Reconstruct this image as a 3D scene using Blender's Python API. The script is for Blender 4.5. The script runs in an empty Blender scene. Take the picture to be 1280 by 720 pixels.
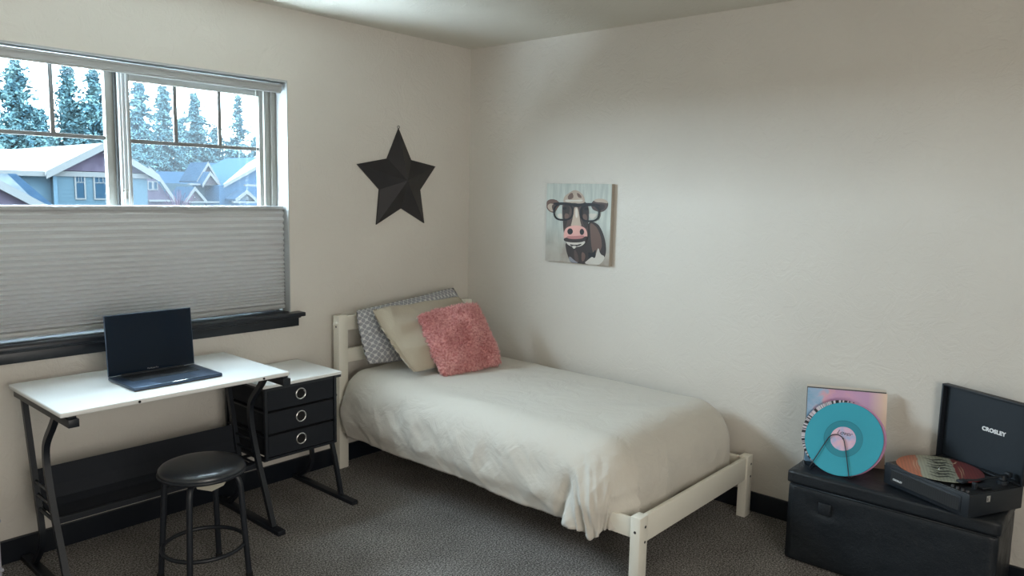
import bpy, bmesh, math, random
from mathutils import Vector, Matrix, noise

# ------------------------------------------------------------------ camera, sky, light
SC = bpy.context.scene
COL = SC.collection
PI = math.pi
CAM = Vector((-3.5244, -3.4638, 1.5402))
FPX, YAW, PITCH, ROLL = 946.34, 0.8529, -0.1237, 0.0212
_f = Vector((math.cos(PITCH)*math.sin(YAW), math.cos(PITCH)*math.cos(YAW), math.sin(PITCH)))
_r0 = Vector((math.cos(YAW), -math.sin(YAW), 0)); _u0 = _r0.cross(_f)
_r = _r0*math.cos(ROLL)+_u0*math.sin(ROLL); _u = -_r0*math.sin(ROLL)+_u0*math.cos(ROLL)
cd = bpy.data.cameras.new('camera'); cam = bpy.data.objects.new('camera', cd); COL.objects.link(cam)
cd.sensor_width = 36; cd.lens = FPX/1280*36; cd.clip_start = .02; cd.clip_end = 600
cam.matrix_world = Matrix(((_r.x, _u.x, -_f.x, CAM.x), (_r.y, _u.y, -_f.y, CAM.y), (_r.z, _u.z, -_f.z, CAM.z), (0, 0, 0, 1)))
SC.camera = cam

W = bpy.data.worlds.new('world'); SC.world = W; W.use_nodes = True
bg = W.node_tree.nodes['Background']
bg.inputs[0].default_value = (0.71, 0.875, 1.0, 1); bg.inputs[1].default_value = 28.0

def area(name, loc, rot, sx, sy, power, col, portal=False):
    l = bpy.data.lights.new(name, 'AREA'); l.shape = 'RECTANGLE'; l.size = sx; l.size_y = sy
    l.energy = power; l.color = col
    o = bpy.data.objects.new(name, l); COL.objects.link(o); o.location = loc; o.rotation_euler = rot
    if portal: l.cycles.is_portal = True
    return o
area('window_portal', (-2.14, .16, 1.77), (-PI/2, 0, 0), 1.62, .66, 1, (1, 1, 1), True)
# added fill lamp behind the camera, lifts the shadows in the room
area('fill_light', (-3.0, -4.75, 1.3), (PI/2, 0, 0), 1.6, 1.6, 29, (1.0, .94, .86))
SC.view_settings.view_transform = 'Standard'; SC.view_settings.look = 'None'
SC.view_settings.gamma = 1; SC.view_settings.use_curve_mapping = False
SC.view_settings.exposure = 0.8
SC.cycles.max_bounces = 10; SC.cycles.diffuse_bounces = 6; SC.cycles.transparent_max_bounces = 12

# ------------------------------------------------------------------ materials
class N:
    def __init__(s, name):
        s.m = bpy.data.materials.new(name); s.m.use_nodes = True
        s.t = s.m.node_tree; s.b = s.t.nodes['Principled BSDF']; s.out = s.t.nodes['Material Output']
    def n(s, typ, **kw):
        x = s.t.nodes.new(typ)
        for k, v in kw.items():
            if k in x.inputs.keys(): x.inputs[k].default_value = v
            else: setattr(x, k, v)
        return x
    def l(s, a, b): s.t.links.new(a, b)
    def coord(s, kind='Object', scale=(1, 1, 1)):
        c = s.n('ShaderNodeTexCoord'); m = s.n('ShaderNodeMapping'); m.inputs['Scale'].default_value = scale
        s.l(c.outputs[kind], m.inputs['Vector']); return m.outputs[0]
    def ramp(s, fac, stops):
        r = s.n('ShaderNodeValToRGB'); e = r.color_ramp.elements
        while len(e) < len(stops): e.new(.5)
        for q, (p, c) in zip(e, stops): q.position = p; q.color = (*c, 1) if len(c) == 3 else c
        s.l(fac, r.inputs[0]); return r.outputs[0]
    def bump(s, h, strength, dist):
        b = s.n('ShaderNodeBump', Strength=strength, Distance=dist); s.l(h, b.inputs['Height'])
        s.l(b.outputs[0], s.b.inputs['Normal'])

def mat(name, col, rough=.5, metal=0, spec=.5, bump=None, vary=0, coat=0):
    k = N(name); k.b.inputs['Base Color'].default_value = (*col, 1)
    k.b.inputs['Roughness'].default_value = rough; k.b.inputs['Metallic'].default_value = metal
    k.b.inputs['Specular IOR Level'].default_value = spec; k.b.inputs['Coat Weight'].default_value = coat
    if bump:
        nz = k.n('ShaderNodeTexNoise', Scale=bump[0], Detail=4.0); k.l(k.coord(), nz.inputs['Vector'])
        k.bump(nz.outputs[0], bump[1], bump[2])
    if vary:
        nz = k.n('ShaderNodeTexNoise', Scale=3.0, Detail=3.0); k.l(k.coord(), nz.inputs['Vector'])
        k.l(k.ramp(nz.outputs[0], [(.3, [c*(1-vary) for c in col]), (.7, [min(1, c*(1+vary)) for c in col])]), k.b.inputs['Base Color'])
    return k.m

def plaster(name, col):
    k = N(name); co = k.coord()
    k.b.inputs['Roughness'].default_value = .75; k.b.inputs['Specular IOR Level'].default_value = .25
    a = k.n('ShaderNodeTexNoise', Scale=9.0, Detail=5.0, Roughness=.6, Distortion=1.6); k.l(co, a.inputs['Vector'])
    r = k.ramp(a.outputs[0], [(.40, (0, 0, 0)), (.50, (1, 1, 1)), (.62, (.35, .35, .35))])
    b = k.n('ShaderNodeTexNoise', Scale=70.0, Detail=3.0); k.l(co, b.inputs['Vector'])
    mx = k.n('ShaderNodeMath', operation='MULTIPLY_ADD'); k.l(b.outputs[0], mx.inputs[0]); mx.inputs[1].default_value = .35; k.l(r, mx.inputs[2])
    k.bump(mx.outputs[0], .35, .003)
    c = k.n('ShaderNodeTexNoise', Scale=1.2, Detail=2.0); k.l(co, c.inputs['Vector'])
    k.l(k.ramp(c.outputs[0], [(.35, [x*.97 for x in col]), (.65, [x*1.03 for x in col])]), k.b.inputs['Base Color'])
    return k.m
M = {}
M['wall'] = plaster('wall_paint', (.655, .621, .568))
M['ceiling'] = plaster('ceiling_paint', (.655, .63, .56))
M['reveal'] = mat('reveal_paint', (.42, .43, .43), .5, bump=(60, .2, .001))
M['black_trim'] = mat('black_trim_paint', (.006, .009, .015), .35, bump=(30, .15, .001))
def carpet():
    k = N('carpet_pile'); co = k.coord(); k.b.inputs['Roughness'].default_value = .95; k.b.inputs['Specular IOR Level'].default_value = .1
    a = k.n('ShaderNodeTexNoise', Scale=140.0, Detail=4.0, Roughness=.8); k.l(co, a.inputs['Vector'])
    c = k.ramp(a.outputs[0], [(.36, (.045, .042, .040)), (.48, (.195, .182, .172)), (.60, (.62, .585, .555))])
    b = k.n('ShaderNodeTexNoise', Scale=3.5, Detail=4.0); k.l(co, b.inputs['Vector'])
    c2 = k.ramp(b.outputs[0], [(.3, (.82, .82, .82)), (.7, (1.12, 1.12, 1.12))])
    m = k.n('ShaderNodeMix', data_type='RGBA', blend_type='MULTIPLY'); m.inputs[0].default_value = 1
    k.l(c, m.inputs[6]); k.l(c2, m.inputs[7]); k.l(m.outputs[2], k.b.inputs['Base Color'])
    k.bump(a.outputs[0], 1.0, .012); return k.m
M['carpet'] = carpet()
M['white_desk'] = mat('white_laminate', (.80, .81, .80), .22, bump=(200, .05, .0005))
M['white_wood'] = mat('white_painted_wood', (.78, .75, .66), .38, bump=(14, .12, .002))
M['black_metal'] = mat('black_powder_coated_metal', (.009, .012, .018), .42)
M['black_fabric'] = mat('black_drawer_fabric', (.006, .009, .015), .85, bump=(600, .5, .001))
M['shelf_fabric'] = mat('black_shelf_fabric', (.008, .011, .018), .8, bump=(500, .3, .001))
M['chrome'] = mat('chrome', (.7, .7, .7), .2, 1)
M['void'] = mat('grommet_dark', (.004, .004, .005), .9)
M['vinyl_black'] = mat('stool_vinyl', (.006, .010, .017), .33, 0, .9, bump=(120, .15, .001))
def leather():
    k = N('black_faux_leather'); co = k.coord(); k.b.inputs['Base Color'].default_value = (.007, .0105, .015, 1); k.b.inputs['Roughness'].default_value = .36
    a = k.n('ShaderNodeTexNoise', Scale=9.0, Detail=7.0, Roughness=.65); k.l(co, a.inputs['Vector'])
    b = k.n('ShaderNodeTexVoronoi', Scale=260.0); k.l(co, b.inputs['Vector'])
    mx = k.n('ShaderNodeMath', operation='MULTIPLY_ADD'); k.l(b.outputs[0], mx.inputs[0]); mx.inputs[1].default_value = .06; k.l(a.outputs[0], mx.inputs[2])
    k.bump(mx.outputs[0], .5, .012)
    k.l(k.ramp(a.outputs[0], [(.35, (.38, .38, .38)), (.7, (.55, .55, .55))]), k.b.inputs['Roughness']); return k.m
M['leather'] = leather()
M['space_grey'] = mat('dark_aluminium', (.07, .10, .15), .34, .85)
M['screen'] = mat('black_glass_screen', (.003, .009, .020), .06, 0, .35)
M['keys'] = mat('keyboard_black', (.006, .007, .010), .5)
M['trackpad'] = mat('trackpad', (.10, .13, .18), .28, .7)
M['letter_grey'] = mat('grey_print', (.30, .32, .34), .5)
M['letter_white'] = mat('white_print', (.85, .87, .88), .4)
M['paper_tag'] = mat('tag_paper', (.75, .72, .62), .8)
M['window_vinyl'] = mat('window_frame_vinyl', (.26, .25, .225), .4)
M['muntin'] = mat('muntin_grille', (.15, .15, .145), .4)
M['blind_rail'] = mat('blind_rail', (.40, .41, .41), .35)
M['gasket'] = mat('dark_gasket', (.05, .05, .05), .5)
M['cord'] = mat('cord_white', (.75, .75, .72), .6)
def cloth(name, col, scale=9, strength=.35, dist=.01, weave=0, trans=0):
    k = N(name); co = k.coord(); k.b.inputs['Base Color'].default_value = (*col, 1); k.b.inputs['Roughness'].default_value = .85
    k.b.inputs['Specular IOR Level'].default_value = .2; k.b.inputs['Sheen Weight'].default_value = .15
    a = k.n('ShaderNodeTexNoise', Scale=scale, Detail=6.0, Roughness=.55, Distortion=.7); k.l(co, a.inputs['Vector'])
    k.bump(a.outputs[0], strength, dist); return k.m
M['duvet'] = cloth('duvet_cotton', (.61, .575, .515), 8, .5, .022)
M['mattress'] = cloth('mattress_ticking', (.62, .60, .57), 40, .2, .003)
M['beige_case'] = cloth('beige_pillowcase', (.44, .385, .30), 9, .5, .016)
M['gray_back'] = cloth('plain_sheet', (.60, .58, .55))
def lattice():
    k = N('grey_lattice_print'); k.b.inputs['Roughness'].default_value = .85; k.b.inputs['Specular IOR Level'].default_value = .2
    uv = k.n('ShaderNodeTexCoord'); sp = k.n('ShaderNodeSeparateXYZ'); k.l(uv.outputs['UV'], sp.inputs[0])
    def mth(op, a, b=None):
        x = k.n('ShaderNodeMath', operation=op)
        for i, q in enumerate((a, b)):
            if q is None: continue
            if isinstance(q, (int, float)): x.inputs[i].default_value = q
            else: k.l(q, x.inputs[i])
        return x.outputs[0]
    T = 2*PI/.033
    cx = mth('COSINE', mth('MULTIPLY', sp.outputs[0], T)); cy = mth('COSINE', mth('MULTIPLY', sp.outputs[1], T))
    c2 = mth('COSINE', mth('MULTIPLY', sp.outputs[0], 2*T)); d2 = mth('COSINE', mth('MULTIPLY', sp.outputs[1], 2*T))
    f = mth('ADD', mth('ADD', cx, cy), mth('MULTIPLY', mth('SUBTRACT', c2, d2), .22))
    f = mth('ABSOLUTE', f)
    k.l(k.ramp(f, [(.24, (.62, .62, .61)), (.36, (.31, .31, .33))]), k.b.inputs['Base Color'])
    a = k.n('ShaderNodeTexNoise', Scale=9.0, Detail=5.0); k.l(uv.outputs['Object'], a.inputs['Vector']); k.bump(a.outputs[0], .3, .012)
    return k.m
M['lattice'] = lattice()
def fur():
    k = N('pink_faux_fur'); co = k.coord(); k.b.inputs['Roughness'].default_value = .8; k.b.inputs['Specular IOR Level'].default_value = .15
    a = k.n('ShaderNodeTexNoise', Scale=75.0, Detail=3.0); k.l(co, a.inputs['Vector'])
    k.l(k.ramp(a.outputs[0], [(.38, (.62, .22, .22)), (.62, (.95, .56, .54))]), k.b.inputs['Base Color'])
    k.b.inputs['Sheen Weight'].default_value = .4; k.b.inputs['Sheen Tint'].default_value = (1, .7, .7, 1); return k.m
M['fur'] = fur()
def shade_mat():
    k = N('cellular_shade_fabric'); k.b.inputs['Base Color'].default_value = (.60, .61, .62, 1); k.b.inputs['Roughness'].default_value = .7
    t = k.n('ShaderNodeBsdfTranslucent'); t.inputs[0].default_value = (.7, .7, .66, 1)
    mx = k.n('ShaderNodeMixShader'); mx.inputs[0].default_value = .035
    k.l(k.b.outputs[0], mx.inputs[1]); k.l(t.outputs[0], mx.inputs[2]); k.l(mx.outputs[0], k.out.inputs[0]); return k.m
M['shade'] = shade_mat()
def glass():
    k = N('window_glass'); t = k.n('ShaderNodeBsdfTransparent'); t.inputs[0].default_value = (.95, .97, .97, 1)
    g = k.n('ShaderNodeBsdfGlossy'); g.inputs['Roughness'].default_value = .02
    mx = k.n('ShaderNodeMixShader'); mx.inputs[0].default_value = .05
    k.l(t.outputs[0], mx.inputs[1]); k.l(g.outputs[0], mx.inputs[2]); k.l(mx.outputs[0], k.out.inputs[0]); return k.m
M['glass'] = glass()
def screen():
    k = N('insect_mesh'); t = k.n('ShaderNodeBsdfTransparent')
    d = k.n('ShaderNodeBsdfTranslucent'); d.inputs[0].default_value = (.25, .27, .30, 1)
    mx = k.n('ShaderNodeMixShader'); mx.inputs[0].default_value = .016
    k.l(t.outputs[0], mx.inputs[1]); k.l(d.outputs[0], mx.inputs[2]); k.l(mx.outputs[0], k.out.inputs[0]); return k.m
M['screen_mesh'] = screen()

# ------------------------------------------------------------------ mesh helpers
def box(bm, lo, hi, bev=0, mi=0, seg=2):
    t = bmesh.new(); bmesh.ops.create_cube(t, size=1)
    for v in t.verts:
        v.co = Vector([(lo[i]+hi[i])/2 + v.co[i]*(hi[i]-lo[i]) for i in range(3)])
    if bev: bmesh.ops.bevel(t, geom=t.edges[:], offset=bev, segments=seg, affect='EDGES', profile=.5)
    merge(bm, t, mi)
def merge(bm, t, mi=0, mtx=None):
    mp = {}
    for v in t.verts: mp[v] = bm.verts.new(mtx @ v.co if mtx else v.co)
    for f in t.faces:
        try:
            nf = bm.faces.new([mp[v] for v in f.verts]); nf.material_index = mi
        except ValueError: pass
    t.free()
def frame_of(d):
    d = d.normalized(); a = Vector((0, 0, 1)) if abs(d.z) < .9 else Vector((1, 0, 0))
    x = d.cross(a).normalized(); return x, d.cross(x).normalized()
def tube(bm, pts, r, seg=10, mi=0, closed=False, smooth=0, rot=0):
    pts = [Vector(p) for p in pts]
    for _ in range(smooth):
        q = [pts[0]]
        for a, b in zip(pts, pts[1:]): q += [a.lerp(b, .25), a.lerp(b, .75)]
        pts = q+[pts[-1]]
    n = len(pts); rings = []; px = None
    for i, p in enumerate(pts):
        if closed: d = (pts[(i+1) % n]-pts[i-1])
        else: d = pts[min(i+1, n-1)]-pts[max(i-1, 0)]
        d.normalize()
        if px is None: x, y = frame_of(d)
        else:
            x = (px-d*px.dot(d)).normalized(); y = d.cross(x)
        px = x; rr = r[i] if isinstance(r, list) else r
        rings.append([bm.verts.new(p+(x*math.cos(rot+2*PI*k/seg)+y*math.sin(rot+2*PI*k/seg))*rr) for k in range(seg)])
    rng = range(n) if closed else range(n-1)
    for i in rng:
        a, b = rings[i], rings[(i+1) % n]
        for k in range(seg):
            f = bm.faces.new((a[k], a[(k+1) % seg], b[(k+1) % seg], b[k])); f.material_index = mi
    if not closed:
        bm.faces.new(rings[0][::-1]).material_index = mi; bm.faces.new(rings[-1]).material_index = mi
def lathe(bm, prof, c=(0, 0, 0), seg=48, mi=0, mtx=None):
    """prof: list of (radius, z)"""
    c = Vector(c); rings = []
    for r, z in prof:
        if r < 1e-6: rings.append([bm.verts.new((mtx @ Vector((0, 0, z)) if mtx else Vector((0, 0, z)))+c)])
        else:
            rr = []
            for k in range(seg):
                v = Vector((r*math.cos(2*PI*k/seg), r*math.sin(2*PI*k/seg), z))
                rr.append(bm.verts.new((mtx @ v if mtx else v)+c))
            rings.append(rr)
    for a, b in zip(rings, rings[1:]):
        for k in range(seg):
            j = (k+1) % seg
            if len(a) == 1 and len(b) == 1: continue
            if len(a) == 1: f = bm.faces.new((a[0], b[k], b[j]))
            elif len(b) == 1: f = bm.faces.new((a[k], a[j], b[0]))
            else: f = bm.faces.new((a[k], a[j], b[j], b[k]))
            f.material_index = mi
def prism(bm, poly, ext, mi=0):
    """poly: list of 3D points; ext: vector"""
    a = [bm.verts.new(Vector(p)) for p in poly]; b = [bm.verts.new(Vector(p)+Vector(ext)) for p in poly]
    fs = [bm.faces.new(a), bm.faces.new(b[::-1])]
    for i in range(len(a)): fs.append(bm.faces.new((a[i], b[i], b[(i+1) % len(a)], a[(i+1) % len(a)])))
    for f in fs: f.material_index = mi
def obj(name, bm, m, parent=None, smooth=False, angle=None):
    me = bpy.data.meshes.new(name); bmesh.ops.recalc_face_normals(bm, faces=bm.faces[:]); bm.to_mesh(me); bm.free()
    for x in (m if isinstance(m, (list, tuple)) else [m]): me.materials.append(M[x] if isinstance(x, str) else x)
    if smooth:
        for p in me.polygons: p.use_smooth = True
        if angle:
            try: me.set_sharp_from_angle(angle=math.radians(angle))
            except Exception: pass
    o = bpy.data.objects.new(name, me); COL.objects.link(o)
    if parent: o.parent = parent; o.matrix_parent_inverse = parent.matrix_basis.inverted()
    return o
def thing(name, label, cat, loc=(0, 0, 0), group=None, rotz=0):
    o = bpy.data.objects.new(name, None); COL.objects.link(o); o.location = loc; o.rotation_euler = (0, 0, rotz)
    o.empty_display_size = .05; o['label'] = label; o['category'] = cat
    if group: o['group'] = group
    return o
def tag(o, label, cat, group=None):
    o['label'] = label; o['category'] = cat
    if group: o['group'] = group
    return o
def struct(name, bm, m, parent=None, **kw):
    o = obj(name, bm, m, parent, **kw)
    if not parent: o['kind'] = 'structure'
    return o
def B(*boxes):
    bm = bmesh.new()
    for b in boxes: box(bm, *b)
    return bm
def rays(px, py, Y):
    """point at depth plane y = Y seen at photo pixel (px, py) - used to survey the far neighbourhood"""
    d = _f + _r*((px-640)/FPX) - _u*((py-360)/FPX); t = (Y-CAM.y)/d.y
    return CAM+d*t
def text_mesh(name, body, size, mtx, m, parent, ext=.0004, offset=0.0, shear=0, space=1.0):
    cu = bpy.data.curves.new(name, 'FONT'); cu.body = body; cu.size = size; cu.extrude = ext; cu.offset = offset
    cu.align_x = 'CENTER'; cu.align_y = 'CENTER'; cu.shear = shear; cu.space_character = space
    t = bpy.data.objects.new(name+'_curve', cu); COL.objects.link(t)
    dg = bpy.context.evaluated_depsgraph_get(); me = bpy.data.meshes.new_from_object(t.evaluated_get(dg))
    bpy.data.objects.remove(t); bpy.data.curves.remove(cu)
    me.transform(mtx); me.materials.clear(); me.materials.append(M[m])
    o = bpy.data.objects.new(name, me); COL.objects.link(o)
    o.parent = parent; o.matrix_parent_inverse = parent.matrix_basis.inverted() if parent.parent is None else Matrix.Identity(4)
    return o

# ------------------------------------------------------------------ the room
H = 2.44; XL, YB = -4.5, -4.9
WX0, WX1, WZ0, WZ1 = -2.95, -1.325, .885, 2.085     # window opening
struct('floor', B(((XL, YB, -.06), (.15, .2, 0))), 'carpet')
struct('ceiling', B(((XL, YB, H), (.15, .2, H+.1))), 'ceiling')
struct('wall_right', B(((0, YB, 0), (.14, .2, H))), 'wall')
struct('wall_left', B(((XL-.12, YB, 0), (XL, .2, H))), 'wall')
struct('wall_back', B(((XL, YB-.12, 0), (0.14, YB, H))), 'wall')
bm = bmesh.new()
box(bm, (XL, 0, 0), (0, .2, WZ0)); box(bm, (XL, 0, WZ1), (0, .2, H))
box(bm, (XL, 0, WZ0), (WX0, .2, WZ1)); box(bm, (WX1, 0, WZ0), (0, .2, WZ1))
struct('wall_window', bm, 'wall')
bm = bmesh.new()   # thin white returns lining the opening
box(bm, (WX1-.004, -.001, WZ0), (WX1+.0005, .2, WZ1)); box(bm, (WX0-.0005, -.001, WZ0), (WX0+.004, .2, WZ1))
box(bm, (WX0, -.001, WZ1-.009), (WX1, .2, WZ1+.0005))
struct('trim_1', bm, 'reveal')
def base(name, a, b):
    bm = bmesh.new(); box(bm, a, b, .003); struct(name, bm, 'black_trim')
base('baseboard_window', (XL+.014, -.014, 0), (-.014, 0, .099))
base('baseboard_right', (-.014, YB+.014, 0), (0, -.0, .099))
base('baseboard_left', (XL, YB+.014, 0), (XL+.014, -.0, .099))
base('baseboard_back', (XL+.014, YB, 0), (-.014, YB+.014, .099))
bm = bmesh.new()
box(bm, (-3.03, -.062, .879), (-1.272, 0, .901), .005); box(bm, (WX0+.005, -.01, .879), (WX1-.005, .10, .901), .003)
box(bm, (-3.0, -.020, .824), (-1.287, 0, .879), .003); box(bm, (-3.01, -.032, .868), (-1.280, 0, .880), .004)
struct('trim_2', bm, 'black_trim', smooth=True, angle=30)

# window unit
def window():
    bm = bmesh.new(); y0, y1 = .10, .19
    x0, x1, z0, z1 = WX0+.004, WX1-.004, .885, WZ1-.004
    fr = .035
    box(bm, (x0, y0, z0), (x1, y1, z0+fr), .003); box(bm, (x0, y0, z1-fr), (x1, y1, z1), .003)
    box(bm, (x0, y0, z0+fr), (x0+fr, y1, z1-fr), .003); box(bm, (x1-.030, y0, z0+fr), (x1, y1, z1-fr), .003)
    box(bm, (x1-.048, y0+.012, z0+fr), (x1-.032, y1, z1-fr), .002)
    w = struct('window_1', bm, 'window_vinyl', smooth=True, angle=30)
    # left (fixed) sash, meeting stile, right (sliding) sash
    def sash(name, xa, xb, za, zb, ya, t, st, muntv, mz):
        bm = bmesh.new()
        box(bm, (xa, ya, za), (xa+st[0], ya+t, zb), .002); box(bm, (xb-st[1], ya, za), (xb, ya+t, zb), .002)
        box(bm, (xa+st[0], ya, za), (xb-st[1], ya+t, za+.04), .002); box(bm, (xa+st[0], ya, zb-st[2]), (xb-st[1], ya+t, zb), .002)
        s = obj(name, bm, 'window_vinyl', w, smooth=True, angle=30)
        bm = bmesh.new()
        for x in muntv: box(bm, (x-.009, ya+t*.3, mz), (x+.009, ya+t*.6, zb-st[2]), .001)
        box(bm, (xa+st[0], ya+t*.28, mz-.009), (xb-st[1], ya+t*.62, mz+.009), .001)
        obj('muntin_grille', bm, 'muntin', s)
        bm = bmesh.new(); box(bm, (xa+st[0]-.003, ya+t*.66, za+.035), (xb-st[1]+.003, ya+t*.66+.004, zb-st[2]+.003))
        obj('glass_pane', bm, 'glass', s); return s
    sash('window_sash', x0+fr-.002, -2.117, z0+fr-.002, 2.052, .135, .03, (.03, .035, .012), (-2.36, -2.62), 1.748)
    s2 = sash('window_sash', -2.078, x1-.047, z0+fr-.002, 2.052, .112, .03, (.022, .045, .048), (-1.846, -1.627), 1.740)
    bm = bmesh.new()
    for xa, xb, ya, yb in ((-2.108, -2.086, .096, .13), (-2.084, -2.078, .100, .13), (-2.072, -2.066, .106, .12)):
        box(bm, (xa, ya, z0+fr), (xb, yb, z1-fr), .002)
    obj('meeting_stile', bm, 'blind_rail', w)
    bm = bmesh.new(); box(bm, (-2.118, .118, z0+fr), (-2.108, .16, z1-fr)); obj('gasket', bm, 'gasket', w)
    bm = bmesh.new(); box(bm, (-2.103, .078, 1.48), (-2.09, .098, 1.525), .003); box(bm, (-2.118, .070, 1.512), (-2.092, .084, 1.524), .003)
    obj('latch', bm, 'window_vinyl', w, smooth=True, angle=40)
    bm = bmesh.new(); box(bm, (-2.07, .165, .93), (-1.38, .167, 2.04)); obj('insect_screen', bm, 'screen_mesh', w)
window()

# ------------------------------------------------------------------ cellular shade
def blind():
    t = thing('cellular_shade', 'pale grey pleated cellular shade covering the lower half of the window', 'window blind', (-2.14, .05, .903))
    xa, xb = WX0+.012, WX1-.010
    zs = []; z = 1.432; st = .0345
    while z > .945:
        zs.append(z); z -= st; st = max(.0115, st*.955)
    zs.append(.938); n = len(zs)
    bm = bmesh.new(); prev = None
    for sgn, yb in ((-1, .046), (1, .060)):
        prof = []
        for i, z in enumerate(zs):
            prof.append((yb, z))
            if i < n-1:
                h = z-zs[i+1]
                prof.append((yb+sgn*.015, z-h*.5+.001*0))
        cols = []
        for (y, z) in prof: cols.append((bm.verts.new((xa, y, z)), bm.verts.new((xb, y, z))))
        for a, b in zip(cols, cols[1:]): bm.faces.new((a[0], a[1], b[1], b[0]))
    obj('pleated_fabric', bm, 'shade', t)
    bm = bmesh.new(); box(bm, (xa, .030, 1.432), (xb, .072, 1.452), .005); r = obj('top_rail', bm, 'blind_rail', t, smooth=True, angle=30)
    for x in (-2.37, -1.81):
        bm = bmesh.new(); prism(bm, [(x-.055, .031, 1.448), (x-.03, .031, 1.436), (x+.03, .031, 1.436), (x+.055, .031, 1.448)], (0, -.012, 0)); obj('pull_tab', bm, 'blind_rail', r)
    bm = bmesh.new(); box(bm, (xa, .030, .917), (xb, .072, .939), .005); r = obj('bottom_rail', bm, 'blind_rail', t, smooth=True, angle=30)
    for x in (-2.345, -1.82):
        bm = bmesh.new(); prism(bm, [(x-.055, .031, .934), (x-.03, .031, .921), (x+.03, .031, .921), (x+.055, .031, .934)], (0, -.012, 0)); obj('pull_tab', bm, 'blind_rail', r)
    bm = bmesh.new(); box(bm, (xa, .018, 2.030), (xb-.008, .074, 2.066), .004); box(bm, (xa, .012, 2.056), (xb-.008, .02, 2.066), .002); box(bm, (xa, .022, 2.022), (xb-.012, .026, 2.031))
    obj('head_rail', bm, 'blind_rail', t, smooth=True, angle=30)
    for x in (-2.62, -2.115, -2.098, -1.475, -1.435, -1.43):
        bm = bmesh.new(); tube(bm, [(x, .048, 1.45), (x, .048, 2.032)], .0011, 6); obj('cord', bm, 'cord', t)
blind()

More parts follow.
